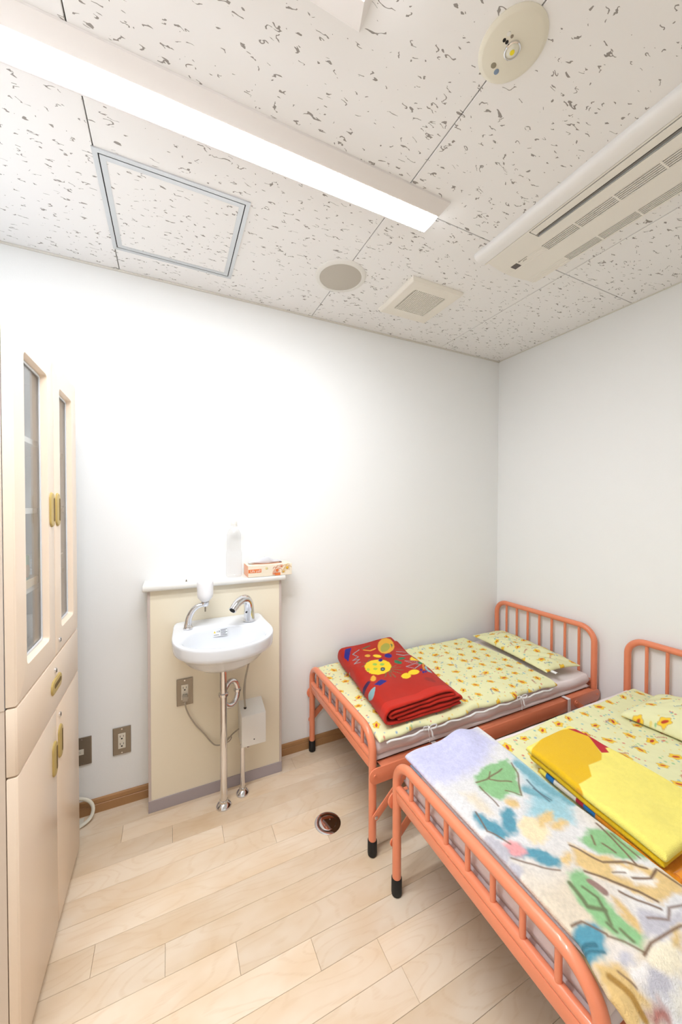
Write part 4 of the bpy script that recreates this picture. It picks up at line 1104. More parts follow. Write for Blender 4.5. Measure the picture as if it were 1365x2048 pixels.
wall_plate('power_outlet', 'stainless double outlet plate on the cream low wall, with cord plugged in', .020, .088, .450, .572, PYF, None, 'outlet')
wall_plate('power_outlet', 'stainless double outlet plate on the white wall, nothing plugged in', -.241, -.170, .233, .356, YB, None, 'outlet')
wall_plate('data_outlet', 'stainless wall plate with one small ivory insert, beside the cabinet', -.445, -.320, .226, .348, YB, (-.3825,), 'wall plate', False)
# floor drain
c = (.602, 1.402, 0)
t = tag(empty('floor_drain', c), 'round chrome floor drain cover set in the maple floor', 'drain')
MB().lathe([(.056, .0002), (.056, .0016), (.053, .0026), (.042, .0022)], c, seg=56).build('outer_ring', M_chrome, t)
lid = MB().lathe([(.0415, .0002), (.0415, .0018), (.037, .0020), (.036, .0034), (.034, .0038), (0, .0038)], c, seg=56).build('lid', M_chrome, t)
for a in (.6, .6 + PI):
    MB().lathe([(.003, .0038), (.003, .0046), (0, .005)], (c[0] + .018 * math.cos(a), c[1] + .018 * math.sin(a), 0), seg=12).build('lid_screw', M_steel, lid)

# ------------------------------------------------------------------ tissue box and bottle on the narrow shelf
ZSH = 1.0122
bx0, bx1, by0, by1, bz1 = .338, .558, 1.765, 1.875, ZSH + .056
t = tag(empty('tissue_box', ((bx0 + bx1) / 2, 1.82, ZSH)), 'cream tissue box with orange and yellow flowers on the narrow shelf', 'tissue box')
M_card = mat('cream_card', (238, 226, 204), 0.55)
M_cardor = mat('orange_ink', (228, 122, 62), 0.55)
M_cardye = mat('yellow_ink', (236, 186, 50), 0.55)
M_cardpk = mat('pale_orange_card', (240, 176, 140), 0.55)
box_ = MB().box(bx0, bx1, by0, by1, ZSH, bz1, .001).build('carton', M_card, t, smooth=False)
MB().box(bx0 - .0004, bx0 + .0001, by0 + .001, by1 - .001, ZSH + .001, bz1 - .001).build('end_panel', M_cardpk, t, smooth=False)
yf = by0 - .0004
MB().box(bx0 + .001, bx0 + .064, yf, by0, ZSH + .021, ZSH + .038).build('title_band', M_cardor, t, smooth=False)
vs, fs = text_geo('Life yell', .0165)
mb = MB(); mb.faces([(bx0 + .035 + v.x, yf - .0003, ZSH + .0295 + v.y) for v in vs], fs)
mb.build('title_lettering', M_white, t, smooth=False)
def rose(cx, cz, R, m, nm):
    mb = MB()
    for q in range(3):
        rr = R * (1 - .3 * q)
        n = 5
        for i in range(n):
            a = 2 * PI * i / n + q * .6
            if q < 2:
                pts = [(cx + rr * .68 * math.cos(a) + rr * .40 * math.cos(b_), cz + rr * .68 * math.sin(a) + rr * .40 * math.sin(b_)) for b_ in [2 * PI * j / 10 for j in range(6 + 2 * q)]]
                mb.tube([(p[0], yf - .0002, p[1]) for p in pts], R * .09, 5, flat=.0002)
    mb.lathe([(R * .30, 0), (R * .30, -.0004), (0, -.0004)], (cx, yf, cz), axis='y', seg=12)
    mb.build(nm, m, t, smooth=False)
rose(bx0 + .143, ZSH + .027, .022, M_cardor, 'orange_flower')
rose(bx0 + .166, ZSH + .045, .010, M_cardor, 'orange_flower')
rose(bx0 + .127, ZSH + .010, .010, M_cardor, 'orange_flower')
rose(bx0 + .195, ZSH + .037, .020, M_cardye, 'yellow_flower')
rose(bx0 + .176, ZSH + .018, .012, M_cardye, 'yellow_flower')
rose(bx0 + .090, ZSH + .038, .008, mat('pale_yellow_ink', (240, 226, 150), 0.55), 'yellow_flower')
MB().box(bx0 + .132, bx0 + .160, yf - .0001, by0, ZSH + .001, ZSH + .014).build('orange_leaf', M_cardor, t, smooth=False)
MB().lathe([(.078, 0), (.078, .0004), (0, .0004)], ((bx0 + bx1) / 2 - .005, 1.82, bz1), seg=40, sy=.42).build('mouth_slot', M_cardpk, t)
# tissue: a crumpled folded sheet
def tfx(u, v): return bx0 + .012 + u * .172
def tfy(u, v): return 1.82 + (v - .5) * .030 + .006 * np.sin(u * 9)
def ttop(X, Y, u, v):
    return bz1 + .001 + .0185 * np.sin(np.clip(u * 1.05, 0, 1) * PI) ** .45 + .016 * np.exp(-((u - .52) / .17) ** 2) + .010 * vnoise(u, v, 5, 3)
slab('tissue', tfx, tfy, ttop, lambda X, Y, u, v: bz1 + .0006 + .008 * (1 - np.sin(np.clip(u, 0, 1) * PI)), 40, 12, mat('tissue_paper', (212, 212, 216), 0.9), t, round_=.008)

c = (.281, 1.826, ZSH)
t = tag(empty('water_bottle', c), 'empty clear plastic bottle with white cap beside the tissue box', 'bottle')
prof = [(.0, .004), (.026, .0006), (.033, .001), (.0375, .008), (.0375, .04)]
for i in range(4): prof += [(.0375, .045 + i * .012), (.0362, .049 + i * .012), (.0375, .053 + i * .012)]
prof += [(.037, .118), (.033, .128)]
for i in range(7): prof += [(.0335, .132 + i * .0105), (.0315, .1365 + i * .0105), (.0335, .141 + i * .0105)]
prof += [(.032, .212), (.026, .226), (.017, .238), (.0135, .244), (.0135, .252)]
MB().lathe(prof[1:], c, seg=40).build('bottle_body', M_pet, t, angle=50)
MB().lathe([(.0135, .2465), (.0175, .247), (.0175, .250), (.0150, .251), (.0155, .253), (.0155, .270), (.0145, .272), (0, .272)], c, seg=28).build('cap', M_white, t)

# ------------------------------------------------------------------ beds
TR = .0155
FXb, HXb = .705, 2.130
YN, YFAR = 1.200, 1.862
bed = tag(empty('folding_bed', (1.4, 1.53, 0)), 'salmon pink metal folding bed in the corner, with a red blanket on it', 'bed', 'salmon pink beds')

def end_frame(name, x, ztop, R):
    p = [(x, YN, .03), (x, YN, .20), (x, YN, ztop - R)]
    p += arc_pts((YN + R, ztop - R), R, PI, PI / 2, 10, 'yz', x)[1:]
    p += arc_pts((YFAR - R, ztop - R), R, PI / 2, 0, 10, 'yz', x)
    p += [(x, YFAR, .20), (x, YFAR, .03)]
    return MB().tube(p, TR, 18).build(name, M_salmon, bed, angle=60)
end_frame('foot_frame', FXb, .478, .078)
end_frame('head_frame', HXb, .680, .078)
def lower_rail(x, s):
    mb = MB()
    mb.tube([(x, YN + .010, .382), (x, YFAR - .010, .382)], .0125, 14)
    mb.box(x - .0035 * s - .008, x - .0035 * s + .008, YN + .012, YFAR - .012, .338, .374, .003)
    mb.build('lower_rail', M_salmon, bed)
lower_rail(FXb, 1)
lower_rail(HXb, -1)
sp = {}
for (x, zt) in ((FXb, .478), (HXb, .680)):
    for i in range(7):
        y = YN + (YFAR - YN) * (i + 1) / 8
        if x in sp:
            o = copy_obj(sp[x], bed)
            o.location = (sp[x].location[0], y - ORG[bed].y, sp[x].location[2])
        else:
            sp[x] = MB().tube([(x, y, .390), (x, y, zt - .006)], .0075, 12).build('spindle', M_salmon, bed, origin=(x, y, .39))
cap0 = None
for x in (FXb, HXb):
    for y in (YN, YFAR):
        if cap0 is None:
            cap0 = MB().lathe([(.0135, .0003), (.0175, .003), (.0185, .010), (.0182, .058), (.0165, .061)], (x, y, 0), seg=24).build('rubber_foot', M_rubber, bed, origin=(x, y, 0))
        else:
            o = copy_obj(cap0, bed)
            o.location = (x - ORG[bed].x, y - ORG[bed].y, 0)
def hbar(pts, hw, y0, y1):
    """flat bar along a polyline in xz, rounded ends"""
    mb = MB()
    (xa, za), (xb, zb_) = pts[0], pts[-1]
    a = math.atan2(zb_ - za, xb - xa)
    poly = []
    for i in range(9):
        t_ = a + PI / 2 + PI * i / 8
        poly.append((xa + hw * math.cos(t_), za + hw * math.sin(t_)))
    for i in range(9):
        t_ = a - PI / 2 + PI * i / 8
        poly.append((xb + hw * math.cos(t_), zb_ + hw * math.sin(t_)))
    mb.prism(poly, 'y', y0, y1, bev=.0008)
    return mb
for (yo, s) in ((YN - TR, -1), (YFAR + TR, 1)):
    ya, yb = sorted((yo, yo + s * .0045))
    mb = hbar([(FXb + .006, .3195), (HXb - .006, .3195)], .031, ya, yb)
    yi = yo - s * .030
    mb.box(FXb + .030, HXb - .030, min(yo, yi), max(yo, yi), .3465, .3505)
    mb.build('side_rail', M_salmon, bed, angle=30)
    for (x0, x1, zl, zh) in ((FXb + .002, FXb + .150, .165, .300), (HXb - .002, HXb - .190, .175, .318)):
        yb0, yb1 = sorted((yo + s * .0048, yo + s * .0085)) if x0 > 1 else sorted((yo + s * .0048, yo + s * .0088))
        hbar([(min(x0, x1), zl if x0 < x1 else zh), (max(x0, x1), zh if x0 < x1 else zl)], .0155, yb0, yb1).build('brace', M_salmon, bed, angle=30)
        for (bx_, bz_) in ((x0, zl), (x1, zh)):
            MB().lathe([(.0065, 0), (.0065, s * .003), (.004, s * .0045), (0, s * .0045)], (bx_, yb0 if s < 0 else yb1, bz_), axis='y', seg=14).build('bolt', M_salmon if bz_ > .29 else M_chrome, bed)
    for x in (FXb, HXb):
        MB().lathe([(.006, 0), (.006, s * .003), (0, s * .004)], (x, yo + s * .0045, .322), axis='y', seg=14).build('bolt', M_salmon, bed)
    for zz in (.345, .155):
        MB().lathe([(.0055, 0), (.0055, .003), (0, .0045)], (FXb + TR - .002, yo - s * TR, zz), axis='x', seg=14).build('bolt', M_chrome, bed)
MB().box(FXb + .030, HXb - .030, YN + .014, YFAR - .014, .3355, .3462).build('bed_board', M_board, bed, smooth=False)
bed2 = copy_tree(bed)
DX, DY = .005, -.822
bed2.location = (1.4 + DX, 1.53 + DY, 0)
bed2['label'] = 'salmon pink metal folding bed with pastel fleece and yellow towel on it'

# ------------------------------------------------------------------ mattresses
def mattress(dx, dy, label):
    t = tag(empty('mattress', (1.42 + dx, 1.53 + dy, .3508)), label, 'mattress', 'mattresses')
    x0, x1, y0, y1 = .728 + dx, 2.108 + dx, 1.206 + dy, 1.856 + dy
    slab('under_pad', lambda u, v: x0 + u * (x1 - x0), lambda u, v: y0 + v * (y1 - y0),
         lambda X, Y, u, v: .372 + .003 * vnoise(X, Y, 14, 5), lambda X, Y, u, v: .3512 + 0 * X, 90, 50, M_sheet, t, round_=.008)
    def zt(X, Y, u, v):
        return .430 + .003 * vnoise(X, Y, 9, 7) + .002 * vnoise(X, Y, 23, 8) - .003 * np.cos(v * 2 * PI)
    slab('sheet', lambda u, v: x0 + u * (x1 - x0), lambda u, v: y0 - .002 + v * (y1 - y0 + .002) + .003 * np.sin(u * 40) * (v < .05),
         zt, lambda X, Y, u, v: .3725 + .003 * vnoise(X, Y, 14, 5), 160, 80, M_sheet, t, round_=.016)
    for xs in (1.005, 1.868):
        MB().box(xs + dx - .011, xs + dx + .011, 1.170 + dy, 1.1715 + dy, .286, .357).build('elastic_strap', M_sheet, t, smooth=False)
        MB().box(xs + dx - .011, xs + dx + .011, 1.170 + dy, 1.206 + dy, .357, .3585).build('elastic_strap', M_sheet, t, smooth=False)
mattress(0, 0, 'mattress in pale pink sheet on the bed in the corner')
mattress(DX, DY, 'mattress in pale pink sheet under the pastel fleece and yellow towel')

# ------------------------------------------------------------------ printed quilts and pillows
GROUND = (236, 234, 184)
def print_pattern(seed, pitch=.098):
    rg = random.Random(seed)
    items = []
    y = -.2
    row = 0
    while y < 2.2:
        x = .5 + (row % 2) * pitch * .5
        while x < 2.3:
            items.append((x + rg.uniform(-.014, .014), y + rg.uniform(-.012, .012), rg.uniform(0, 6.28), rg.uniform(.85, 1.15)))
            x += pitch
        y += pitch * .78
        row += 1
    dots = [(rg.uniform(.6, 2.2), rg.uniform(.3, 1.95), rg.uniform(.0026, .0050), rg.choice([(120, 160, 200), (150, 200, 140), (214, 110, 90), (130, 190, 190), (236, 214, 120)])) for _ in range(2600)]
    return items, dots

def dye_print(x, y, z, seed, back=None, zmid=None):
    col = np.tile(lin(GROUND), (len(x), 1)) * (1 + .03 * vnoise(x, y, 12, seed))[:, None]
    items, dots = print_pattern(seed)
    x0, x1, y0, y1 = x.min(), x.max(), y.min(), y.max()
    xi = np.argsort(x)
    xs = x[xi]
    def near(cx, cy, r):
        a, b_ = np.searchsorted(xs, cx - r), np.searchsorted(xs, cx + r)
        ids = xi[a:b_]
        return ids[np.abs(y[ids] - cy) < r]
    for (cx, cy, r, c) in dots:
        if not (x0 < cx < x1 and y0 < cy < y1): continue
        ids = near(cx, cy, r * 1.6)
        if len(ids) == 0: continue
        d = np.hypot(x[ids] - cx, y[ids] - cy)
        a = np.clip((r * 1.25 - d) / (r * .5), 0, 1)[:, None] * .85
        col[ids] = col[ids] * (1 - a) + lin(c) * a
    for (cx, cy, rot, s) in items:
        if not (x0 - .03 < cx < x1 + .03 and y0 - .03 < cy < y1 + .03): continue
        ids = near(cx, cy, .034 * s)
        if len(ids) == 0: continue
        dx, dy = x[ids] - cx, y[ids] - cy
        ru, rv = dx * math.cos(rot) + dy * math.sin(rot), -dx * math.sin(rot) + dy * math.cos(rot)
        ang = np.arctan2(rv, ru * .72)
        d = np.hypot(ru * .72, rv)
        petal = .0138 * s * (1 + .16 * np.cos(5 * ang))          # yellow blossom
        e = np.clip((petal + .0018 - d) / .0016, 0, 1)[:, None]
        col[ids] = col[ids] * (1 - .75 * e) + lin((196, 150, 60)) * .75 * e
        a = np.clip((petal - d) / .0016, 0, 1)[:, None]
        col[ids] = col[ids] * (1 - a) + lin((246, 204, 62)) * a
        b_ = np.clip((.0054 * s - np.hypot(ru * .42, rv * 1.0)) / .0014, 0, 1)[:, None]   # red heart of the blossom
        col[ids] = col[ids] * (1 - b_) + lin((196, 74, 52)) * b_
    if back is not None:
        m = (z < zmid(x, y))
        col[m] = lin(back)
    return col

LOVELY = text_geo('Lovely', .016)
M_inkblue = mat('blue_lettering', (120, 160, 190), 0.9)
M_inkred = mat('red_lettering', (206, 106, 86), 0.9)
def lettering(par, zf, seed, x0, x1, y0, y1, pitch=.15):
    rg = random.Random(seed)
    for (m, nm) in ((M_inkblue, 'blue_lettering'), (M_inkred, 'red_lettering')):
        mb = MB()
        y = y0
        while y < y1:
            x = x0 + rg.uniform(0, .1)
            while x < x1:
                rot = rg.uniform(-.6, .6) + (1.57 if rg.random() < .3 else -1.57 if rg.random() < .3 else 0) * .6
                cx, cy = x + rg.uniform(-.02, .02), y + rg.uniform(-.02, .02)
                P = []
                for v in LOVELY[0]:
                    vy = v.y - v.x * v.x * 6
                    px, py = cx + v.x * math.cos(rot) - vy * math.sin(rot), cy + v.x * math.sin(rot) + vy * math.cos(rot)
                    P.append((px, py, float(zf(np.array([px]), np.array([py]))[0]) + .0009))
                mb.faces(P, LOVELY[1])
                x += pitch * rg.uniform(1.1, 1.6)
            y += pitch
        mb.build(nm, m, par, smooth=False)['kind'] = 'stuff'

def bow(par, x, y, z, s=1.0, seed=1):
    """white ribbon tied in a bow"""
    mb = MB()
    def rib(pts):
        mb.tube(spline([(x + a * s, y + b_ * s, z + c_ * s) for a, b_, c_ in pts], 6), .0034 * s, 8, flat=.0012)
    rib([(0, -.002, 0), (.016, -.006, .010), (.034, -.008, .008), (.030, -.010, -.002), (.012, -.006, -.004), (0, -.004, 0)])
    rib([(0, -.002, 0), (-.014, -.006, .009), (-.030, -.008, .012), (-.030, -.010, .002), (-.012, -.006, -.003), (0, -.004, 0)])
    rib([(0, -.004, 0), (.010, -.010, -.014), (.012, -.013, -.032), (.020, -.014, -.044)])
    rib([(0, -.004, 0), (-.006, -.010, -.012), (-.003, -.013, -.036), (-.004, -.014, -.052)])
    rib([(0, .004, .006), (0, .0, .004), (0, -.004, .002)])
    mb.lathe([(.004, -.0045), (.0055, 0), (.004, .0045)], (x, y - .004, z), seg=10)
    mb.build('tie_bow', M_whitecloth, par)

def quilt(name, label, x0, x1, y0, y1, zb, zt0, seed, droop, nu, nv, fx=None, dent=None):
    t = tag(empty(name, ((x0 + x1) / 2, (y0 + y1) / 2, zb)), label, 'quilt', 'yellow printed quilts')
    def FX_(u, v): return x0 + u * (x1 - x0) + (.014 * np.sin(v * 7 + seed) + .03 * v) * u ** 3
    def FY_(u, v): return y0 + v * (y1 - y0) + (.006 * np.sin(u * 19 + seed) + .004 * np.sin(u * 43)) * (1 - v) ** 6 + .005 * np.sin(u * 13) * v ** 6
    def wr(X, Y):
        return .010 * vnoise(X, Y, 6, seed) + .005 * vnoise(X + .5 * Y, Y * .6, 17, seed + 1) + .0022 * vnoise(X, Y, 45, seed + 2)
    def ztop(X, Y, u, v):
        z = zt0 + wr(X, Y)
        z = z - droop * np.clip((y0 + .035 - Y) / .035, 0, 1) ** 2
        return z
    def zbot(X, Y, u, v):
        return np.minimum(zb + .002 * vnoise(X, Y, 9, 7), ztop(X, Y, u, v) - .006)
    def colf(x, y, z): return dye_print(x, y, z, seed, (240, 238, 232), lambda a, b_: (zt0 + zb) / 2 - .004 - droop * np.clip((y0 + .035 - b_) / .035, 0, 1) ** 2)
    slab('cover', FX_, FY_, ztop, zbot, nu, nv, M_print, t, colf, round_=.014)
    lettering(t, lambda a, b_: ztop(a, b_, 0, 0), seed, x0 + .08, x1 - .08, y0 + .06, y1 - .06)
    return t, ztop

q1, q1z = quilt('quilt', 'pale yellow flowered quilt under the folded red blanket', .726, 1.80, 1.188, 1.862, .4365, .464, 11, .008, 360, 230)
bow(q1, .965, 1.186, .440, 1.0)
bow(q1, 1.515, 1.184, .442, 1.0)
mb = MB()
mb.tube([(.76 + i * .0205, 1.184 + .003 * math.sin(i * 1.7), .433 + .003 * math.sin(i * .9)) for i in range(50)], .0042, 8)
mb.build('white_hem', M_whitecloth, q1)

q2, q2z = quilt('quilt', 'pale yellow flowered quilt under the pastel fleece and yellow towel', .735, 2.06, .362, .985, .4365, .462, 23, .004, 520, 250)

def pillow(label, cx, cy, hx, hy, zb, th, rot, seed, nu=150, nv=210, slope=0.0):
    t = tag(empty('pillow', (cx, cy, zb)), label, 'pillow', 'yellow printed pillows')
    ca, sa = math.cos(rot), math.sin(rot)
    def pl(u, v):
        a, b_ = (u * 2 - 1), (v * 2 - 1)
        pin = 1 - .07 * (1 - b_ ** 2) * np.abs(a) ** 3
        pin2 = 1 - .05 * (1 - a ** 2) * np.abs(b_) ** 3
        return a * hx * pin, b_ * hy * pin2
    def FX_(u, v): a, b_ = pl(u, v); return cx + a * ca - b_ * sa
    def FY_(u, v): a, b_ = pl(u, v); return cy + a * sa + b_ * ca
    def ztop(X, Y, u, v):
        if np.isscalar(u):
            a = ((X - cx) * ca + (Y - cy) * sa) / hx
            b_ = (-(X - cx) * sa + (Y - cy) * ca) / hy
        else:
            a, b_ = u * 2 - 1, v * 2 - 1
        a, b_ = np.clip(np.abs(a), 0, 1), np.clip(np.abs(b_), 0, 1)
        dome = (1 - a ** 2.6) ** .6 * (1 - b_ ** 3.2) ** .6
        return zb + .011 + th * dome + (.016 * vnoise(X, Y, 11, seed) + .010 * vnoise(X * 1.5 + Y, Y, 22, seed + 1)) * (.3 + dome) + slope * (X - cx)
    def zbot(X, Y, u, v): return zb + .001 + slope * (X - cx) + 0 * X
    slab('pillowcase', FX_, FY_, ztop, zbot, nu, nv, M_print, t, lambda x, y, z: dye_print(x, y, z, seed), round_=.010)
    lettering(t, lambda a, b_: ztop(a, b_, 0, 0), seed, cx - hx * .55, cx + hx * .6, cy - hy * .75, cy + hy * .75, .12)
    return t
p1 = pillow('thin yellow flowered pillow by the headboard in the corner', 1.955, 1.525, .125, .290, .472, .036, -.10, 31)
slab('care_tag', lambda u, v: 1.835 + u * .034, lambda u, v: 1.222 + v * .036, lambda X, Y, u, v: .474 + .006 * np.sin(u * 4), lambda X, Y, u, v: .472 + .006 * np.sin(u * 4), 8, 8, M_whitecloth, p1, round_=.002)
p2 = pillow('plump yellow flowered pillow on the bed with the yellow towel', 1.905, .590, .165, .285, .468, .076, .06, 37)

# ------------------------------------------------------------------ folded red fruit blanket
def ribbon(name, path, half_t, y0, y1, ny, material, par, colour, xskew=0.0, wob=0.004, seed=3, ztilt=None):
    """a thick cloth folded along a path in the x-z plane and extruded along y"""
    P = np.array([(p[0], p[2]) for p in path])
    n = len(P)
    T = np.gradient(P, axis=0)
    T /= np.linalg.norm(T, axis=1)[:, None] + 1e-9
    Nn = np.stack([-T[:, 1], T[:, 0]], 1)
    A, B = P + Nn * half_t, P - Nn * half_t
    capA = P[-1] + T[-1] * half_t * .8
    cap0_ = P[0] - T[0] * half_t * .8
    loop_ = np.concatenate([A, capA[None], B[::-1], cap0_[None]])
    lay = np.concatenate([np.full(n, 0), [2], np.full(n, 1), [2]])
    m = len(loop_)
    ys = np.linspace(0, 1, ny)
    e = np.clip(np.minimum(ys, 1 - ys) * (y1 - y0) / .008, 0, 1)
    sc = .35 + .65 * np.sqrt(1 - (1 - e) ** 2)
    center = np.concatenate([P, P[-1:], P[::-1], P[:1]])
    V, Lr = [], []
    for j, yv in enumerate(ys):
        q = center + (loop_ - center) * sc[j]
        yy = y0 + yv * (y1 - y0)
        x = q[:, 0] + xskew * (yv - .5) + wob * vnoise(q[:, 1] * 3, np.full(m, yy), 12, seed)
        z = q[:, 1] + 2 * wob * vnoise(q[:, 0], np.full(m, yy), 9, seed + 1) * np.clip((q[:, 1] - P[:, 1].min()) / .03, 0, 1)
        if ztilt is not None: z = z + ztilt(x, yy) * np.clip((q[:, 1] - P[:, 1].min()) / .03, 0, 1)
        yj = yy + .010 * vnoise(q[:, 0] * 2, q[:, 1] * 4, 10, seed + 2) * (1 - yv) + np.where(yv < .5, 1, 0) * .0
        V.append(np.stack([x, yj, z], 1))
    V = np.concatenate(V)
    faces = []
    for j in range(ny - 1):
        for i in range(m):
            a, b_ = j * m + i, j * m + (i + 1) % m
            faces.append((a, b_, b_ + m, a + m))
    for j in (0, ny - 1):       # close the two edges strip-wise
        for i in range(n - 1):
            faces.append((j * m + i, j * m + i + 1, j * m + (2 * n - 1 - i), j * m + (2 * n - i)))
        faces.append((j * m + n - 1, j * m + n, j * m + n + 1))
        faces.append((j * m, j * m + 2 * n, j * m + 2 * n + 1))
    me = bpy.data.meshes.new(name)
    me.from_pydata((V - np.array(ORG[par])).tolist(), [], faces)
    me.validate()
    bm = bmesh.new(); bm.from_mesh(me)
    bmesh.ops.recalc_face_normals(bm, faces=bm.faces[:])
    bm.to_mesh(me); bm.free()
    me.polygons.foreach_set('use_smooth', [True] * len(me.polygons))
    me.materials.append(material)
    c = colour(V, np.tile(lay, ny), np.repeat(ys, m))
    at = me.color_attributes.new('dye', 'FLOAT_COLOR', 'POINT')
    at.data.foreach_set('color', np.concatenate([c, np.ones((len(c), 1))], 1).astype(np.float32).ravel())
    o = bpy.data.objects.new(name, me)
    COL.objects.link(o)
    o.parent = par
    ORG[o] = ORG[par]
    return o

def dense(pts, step=.003):
    s = spline(pts, 12)
    out = [s[0]]
    for p in s[1:]:
        L = (p - out[-1]).length
        k = max(1, int(L / step))
        a = out[-1]
        for i in range(1, k + 1): out.append(a + (p - a) * i / k)
    return out

zq = .472
rb = tag(empty('red_blanket', (1.0, 1.53, zq)), 'folded red blanket printed with yellow pineapple and fruit', 'blanket')
X0, X1 = .815, 1.190
path = [(X1 + .02, 0, zq + .008), (X1 - .14, 0, zq + .007), (X0 + .06, 0, zq + .007), (X0 + .008, 0, zq + .016), (X0, 0, zq + .040), (X0 + .012, 0, zq + .066), (X0 + .05, 0, zq + .073),
        (X1 - .16, 0, zq + .075), (X1 - .045, 0, zq + .076), (X1 - .022, 0, zq + .068), (X1 - .032, 0, zq + .059), (X1 - .12, 0, zq + .057), (X0 + .075, 0, zq + .056), (X0 + .030, 0, zq + .050), (X0 + .022, 0, zq + .041), (X0 + .034, 0, zq + .032),
        (X0 + .08, 0, zq + .038), (X1 - .10, 0, zq + .042), (X1 + .000, 0, zq + .046), (X1 + .022, 0, zq + .036), (X1 + .010, 0, zq + .026), (X1 - .08, 0, zq + .022), (X0 + .06, 0, zq + .020)]
def red_col(V, lay, yv):
    n = len(V)
    base = np.tile(lin((176, 40, 24)), (n, 1)) * (1 + .10 * vnoise(V[:, 0], V[:, 1], 40, 9))[:, None]
    m = ((V[:, 2] > zq + .066) | (V[:, 0] < X0 + .012)).astype(float)
    x, y = V[:, 0].copy(), V[:, 1].copy()
    x = x + .6 * (zq + .078 - V[:, 2]) * (V[:, 0] < X0 + .03)
    paint(base, x + .002 * vnoise(x, y, 90, 4), y + .002 * vnoise(x, y, 90, 5), RED_PRINT, .0013, m)
    hem = yv < .075
    base[hem] = lin((196, 46, 32))
    return base
ribbon('folded_cloth', dense(path, .004), .0062, 1.212, 1.842, 240, M_red, rb, red_col, xskew=.080, wob=.006, seed=5,
       ztilt=lambda x, yy: .012 * np.clip((yy - 1.70) / .14, 0, 1) * np.clip((x - .95) / .25, 0, 1))

# ------------------------------------------------------------------ pastel fleece on the second bed
fl = tag(empty('fleece_blanket', (.9, .68, .472)), 'folded pastel fleece blanket in lavender, teal, green and tan', 'blanket')
def fleece_bump(X, Y):
    return .030 * np.exp(-(((X - .965) / .055) ** 2 + ((Y - 1.01) / .075) ** 2)) + .010 * vnoise(X, Y, 5, 41) + .004 * vnoise(X, Y, 14, 42)
def dye_fleece(x, y, z):
    n = len(x)
    c = np.tile(lin((224, 221, 219)), (n, 1))
    wash = np.clip((.66 - y) / .16, 0, 1)[:, None] * np.clip(.5 + 2.2 * vnoise(x, y, 11, 57), 0, 1)[:, None]
    c = c * (1 - .6 * wash) + lin((216, 192, 150)) * .6 * wash
    wx, wy = x + .010 * vnoise(x, y, 60, 51) + .005 * vnoise(x, y, 140, 53), y + .010 * vnoise(x, y, 60, 52) + .005 * vnoise(x, y, 140, 54)
    paint(c, wx, wy, FLEECE_PRINT[:1], .030)
    paint(c, wx, wy, FLEECE_PRINT[1:3], .018)
    paint(c, wx, wy, [s for s in FLEECE_PRINT[3:] if s[0] == 'p' or s[2] > .02], .009)
    lx_, ly_ = x + .007 * vnoise(x, y, 26, 58), y + .007 * vnoise(x, y, 26, 59)
    paint(c, lx_, ly_, [s for s in FLEECE_PRINT[3:] if s[0] == 'l' and s[2] <= .02], .0032)
    c *= (1 + .14 * vnoise(x, y, 230, 55) + .10 * vnoise(x, y, 90, 56))[:, None]
    rim = np.minimum(np.minimum(x - .728, 1.075 - x), 1.048 - y)
    low = z < (.487 + .6 * fleece_bump(x, y)) - .001 - hang(y)
    c[low & (y > .93)] = lin((178, 206, 232))
    return np.clip(c, 0, 1)
def hang(Y): return 1.3 * np.clip(.350 - Y, 0, 1) ** 1.3
slab('upper_fold', lambda u, v: .724 - .034 * np.clip((.43 - (.27 + v * .77)) / .07, 0, 1) * (1 - u) + u * (.312 + .042 * v) + .003 * np.sin(v * 9) * u, lambda u, v: .270 + v * .770 + .010 * np.sin(u * 5 + .5) * v ** 4 - .03 * (1 - u) * v ** 3,
     lambda X, Y, u, v: .505 + fleece_bump(X, Y) - hang(Y), lambda X, Y, u, v: .4865 + .6 * fleece_bump(X, Y) - hang(Y), 230, 470, M_fleece, fl, dye_fleece, round_=.012)
slab('lower_fold', lambda u, v: .728 + u * (.305 + .03 * v), lambda u, v: .275 + v * .748 - .03 * (1 - u) * v ** 3,
     lambda X, Y, u, v: .4862 + .55 * fleece_bump(X, Y) - hang(Y), lambda X, Y, u, v: .4725 - hang(Y), 60, 120, M_fleece, fl,
     lambda x, y, z: np.where((y > .93)[:, None], lin((178, 206, 232)), lin((228, 226, 226))), round_=.008)

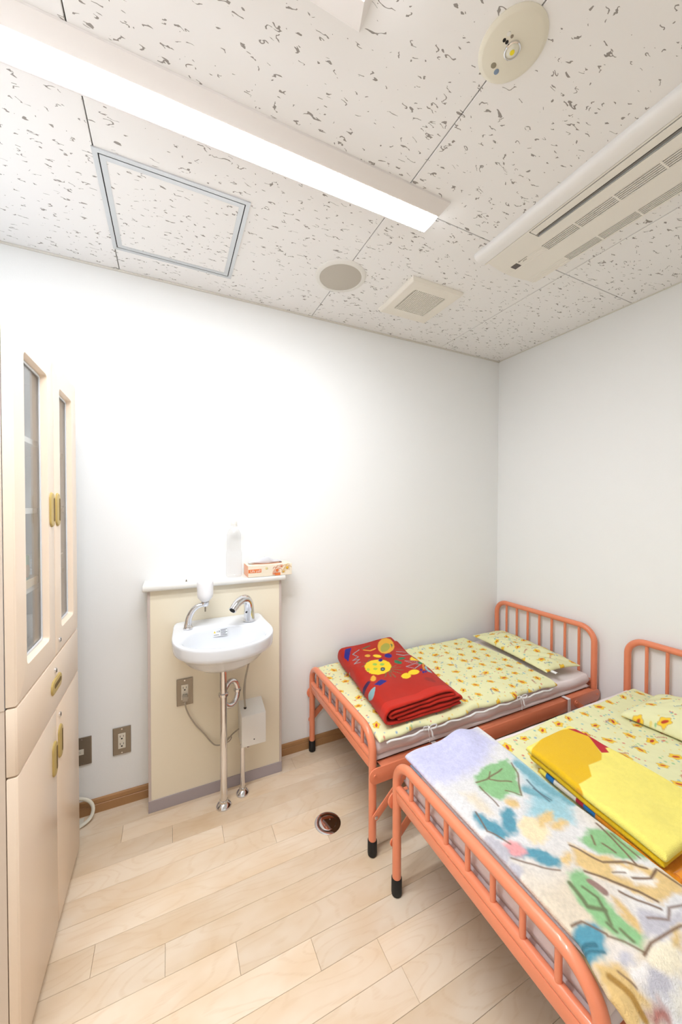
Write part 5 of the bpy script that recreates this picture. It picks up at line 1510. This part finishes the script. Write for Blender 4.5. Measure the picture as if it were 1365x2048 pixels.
# ------------------------------------------------------------------ folded yellow towel
tw = tag(empty('yellow_towel', (1.19, .63, .472)), 'folded yellow towel with gold end and red patch on the quilt', 'towel')
def tl(y): return 1.040 + (y - .42) * .135        # left edge drifts with y
def tlayer(name, y0, y1, z0, z1, xl, xr, colf, seed, nu=120, nv=200, rnd=.010):
    slab(name, lambda u, v: (tl(y0 + v * (y1 - y0)) + xl) * (1 - u) + (xr + .0 * v) * u, lambda u, v: y0 + v * (y1 - y0) + .008 * (u - .5) * v,
         lambda X, Y, u, v: z1 + .010 * vnoise(X, Y, 7, seed) + .004 * vnoise(X, Y, 20, seed + 1), lambda X, Y, u, v: z0 + .6 * .010 * vnoise(X, Y, 7, seed), nu, nv, M_towel, tw, colf, round_=rnd)
def plain(c, v=.05):
    return lambda x, y, z: np.tile(lin(c), (len(x), 1)) * (1 + v * vnoise(x, y, 80, 3))[:, None]
def under_dye(x, y, z):
    c = plain((238, 150, 30))(x, y, z)
    c[(y > .60)] = lin((40, 120, 190))
    c[(y > .66)] = lin((232, 226, 214))
    c[(y > .635) & (y < .66)] = lin((180, 40, 60))
    c[(y > .735)] = lin((40, 120, 190))
    c[(y > .765)] = lin((246, 226, 90))
    return c
def top_dye(x, y, z):
    c = np.tile(lin((252, 236, 120)), (len(x), 1)) * (1 + .05 * vnoise(x, y, 120, 6) + .06 * vnoise(x, y, 25, 7))[:, None]
    paint(c, x, y, TOWEL_PRINT, .0022)
    return np.clip(c, 0, 1)
tlayer('under_layer', .402, .795, .4722, .492, .014, 1.325, under_dye, 61)
tlayer('middle_fold', .432, .830, .4922, .513, .012, 1.338, plain((242, 200, 30)), 63)
tlayer('top_fold', .425, .842, .5135, .539, .006, 1.348, top_dye, 63, 170, 300, .012)
mb = MB()
mb.tube(spline([(1.068, .412, .487), (1.10, .409, .488), (1.2, .407, .488), (1.32, .407, .487)], 8), .012, 14)
mb.build('rolled_hem', mat('orange_terry', (240, 150, 30), 1.0, bump=.6, bscale=500, sheen=.3), tw)
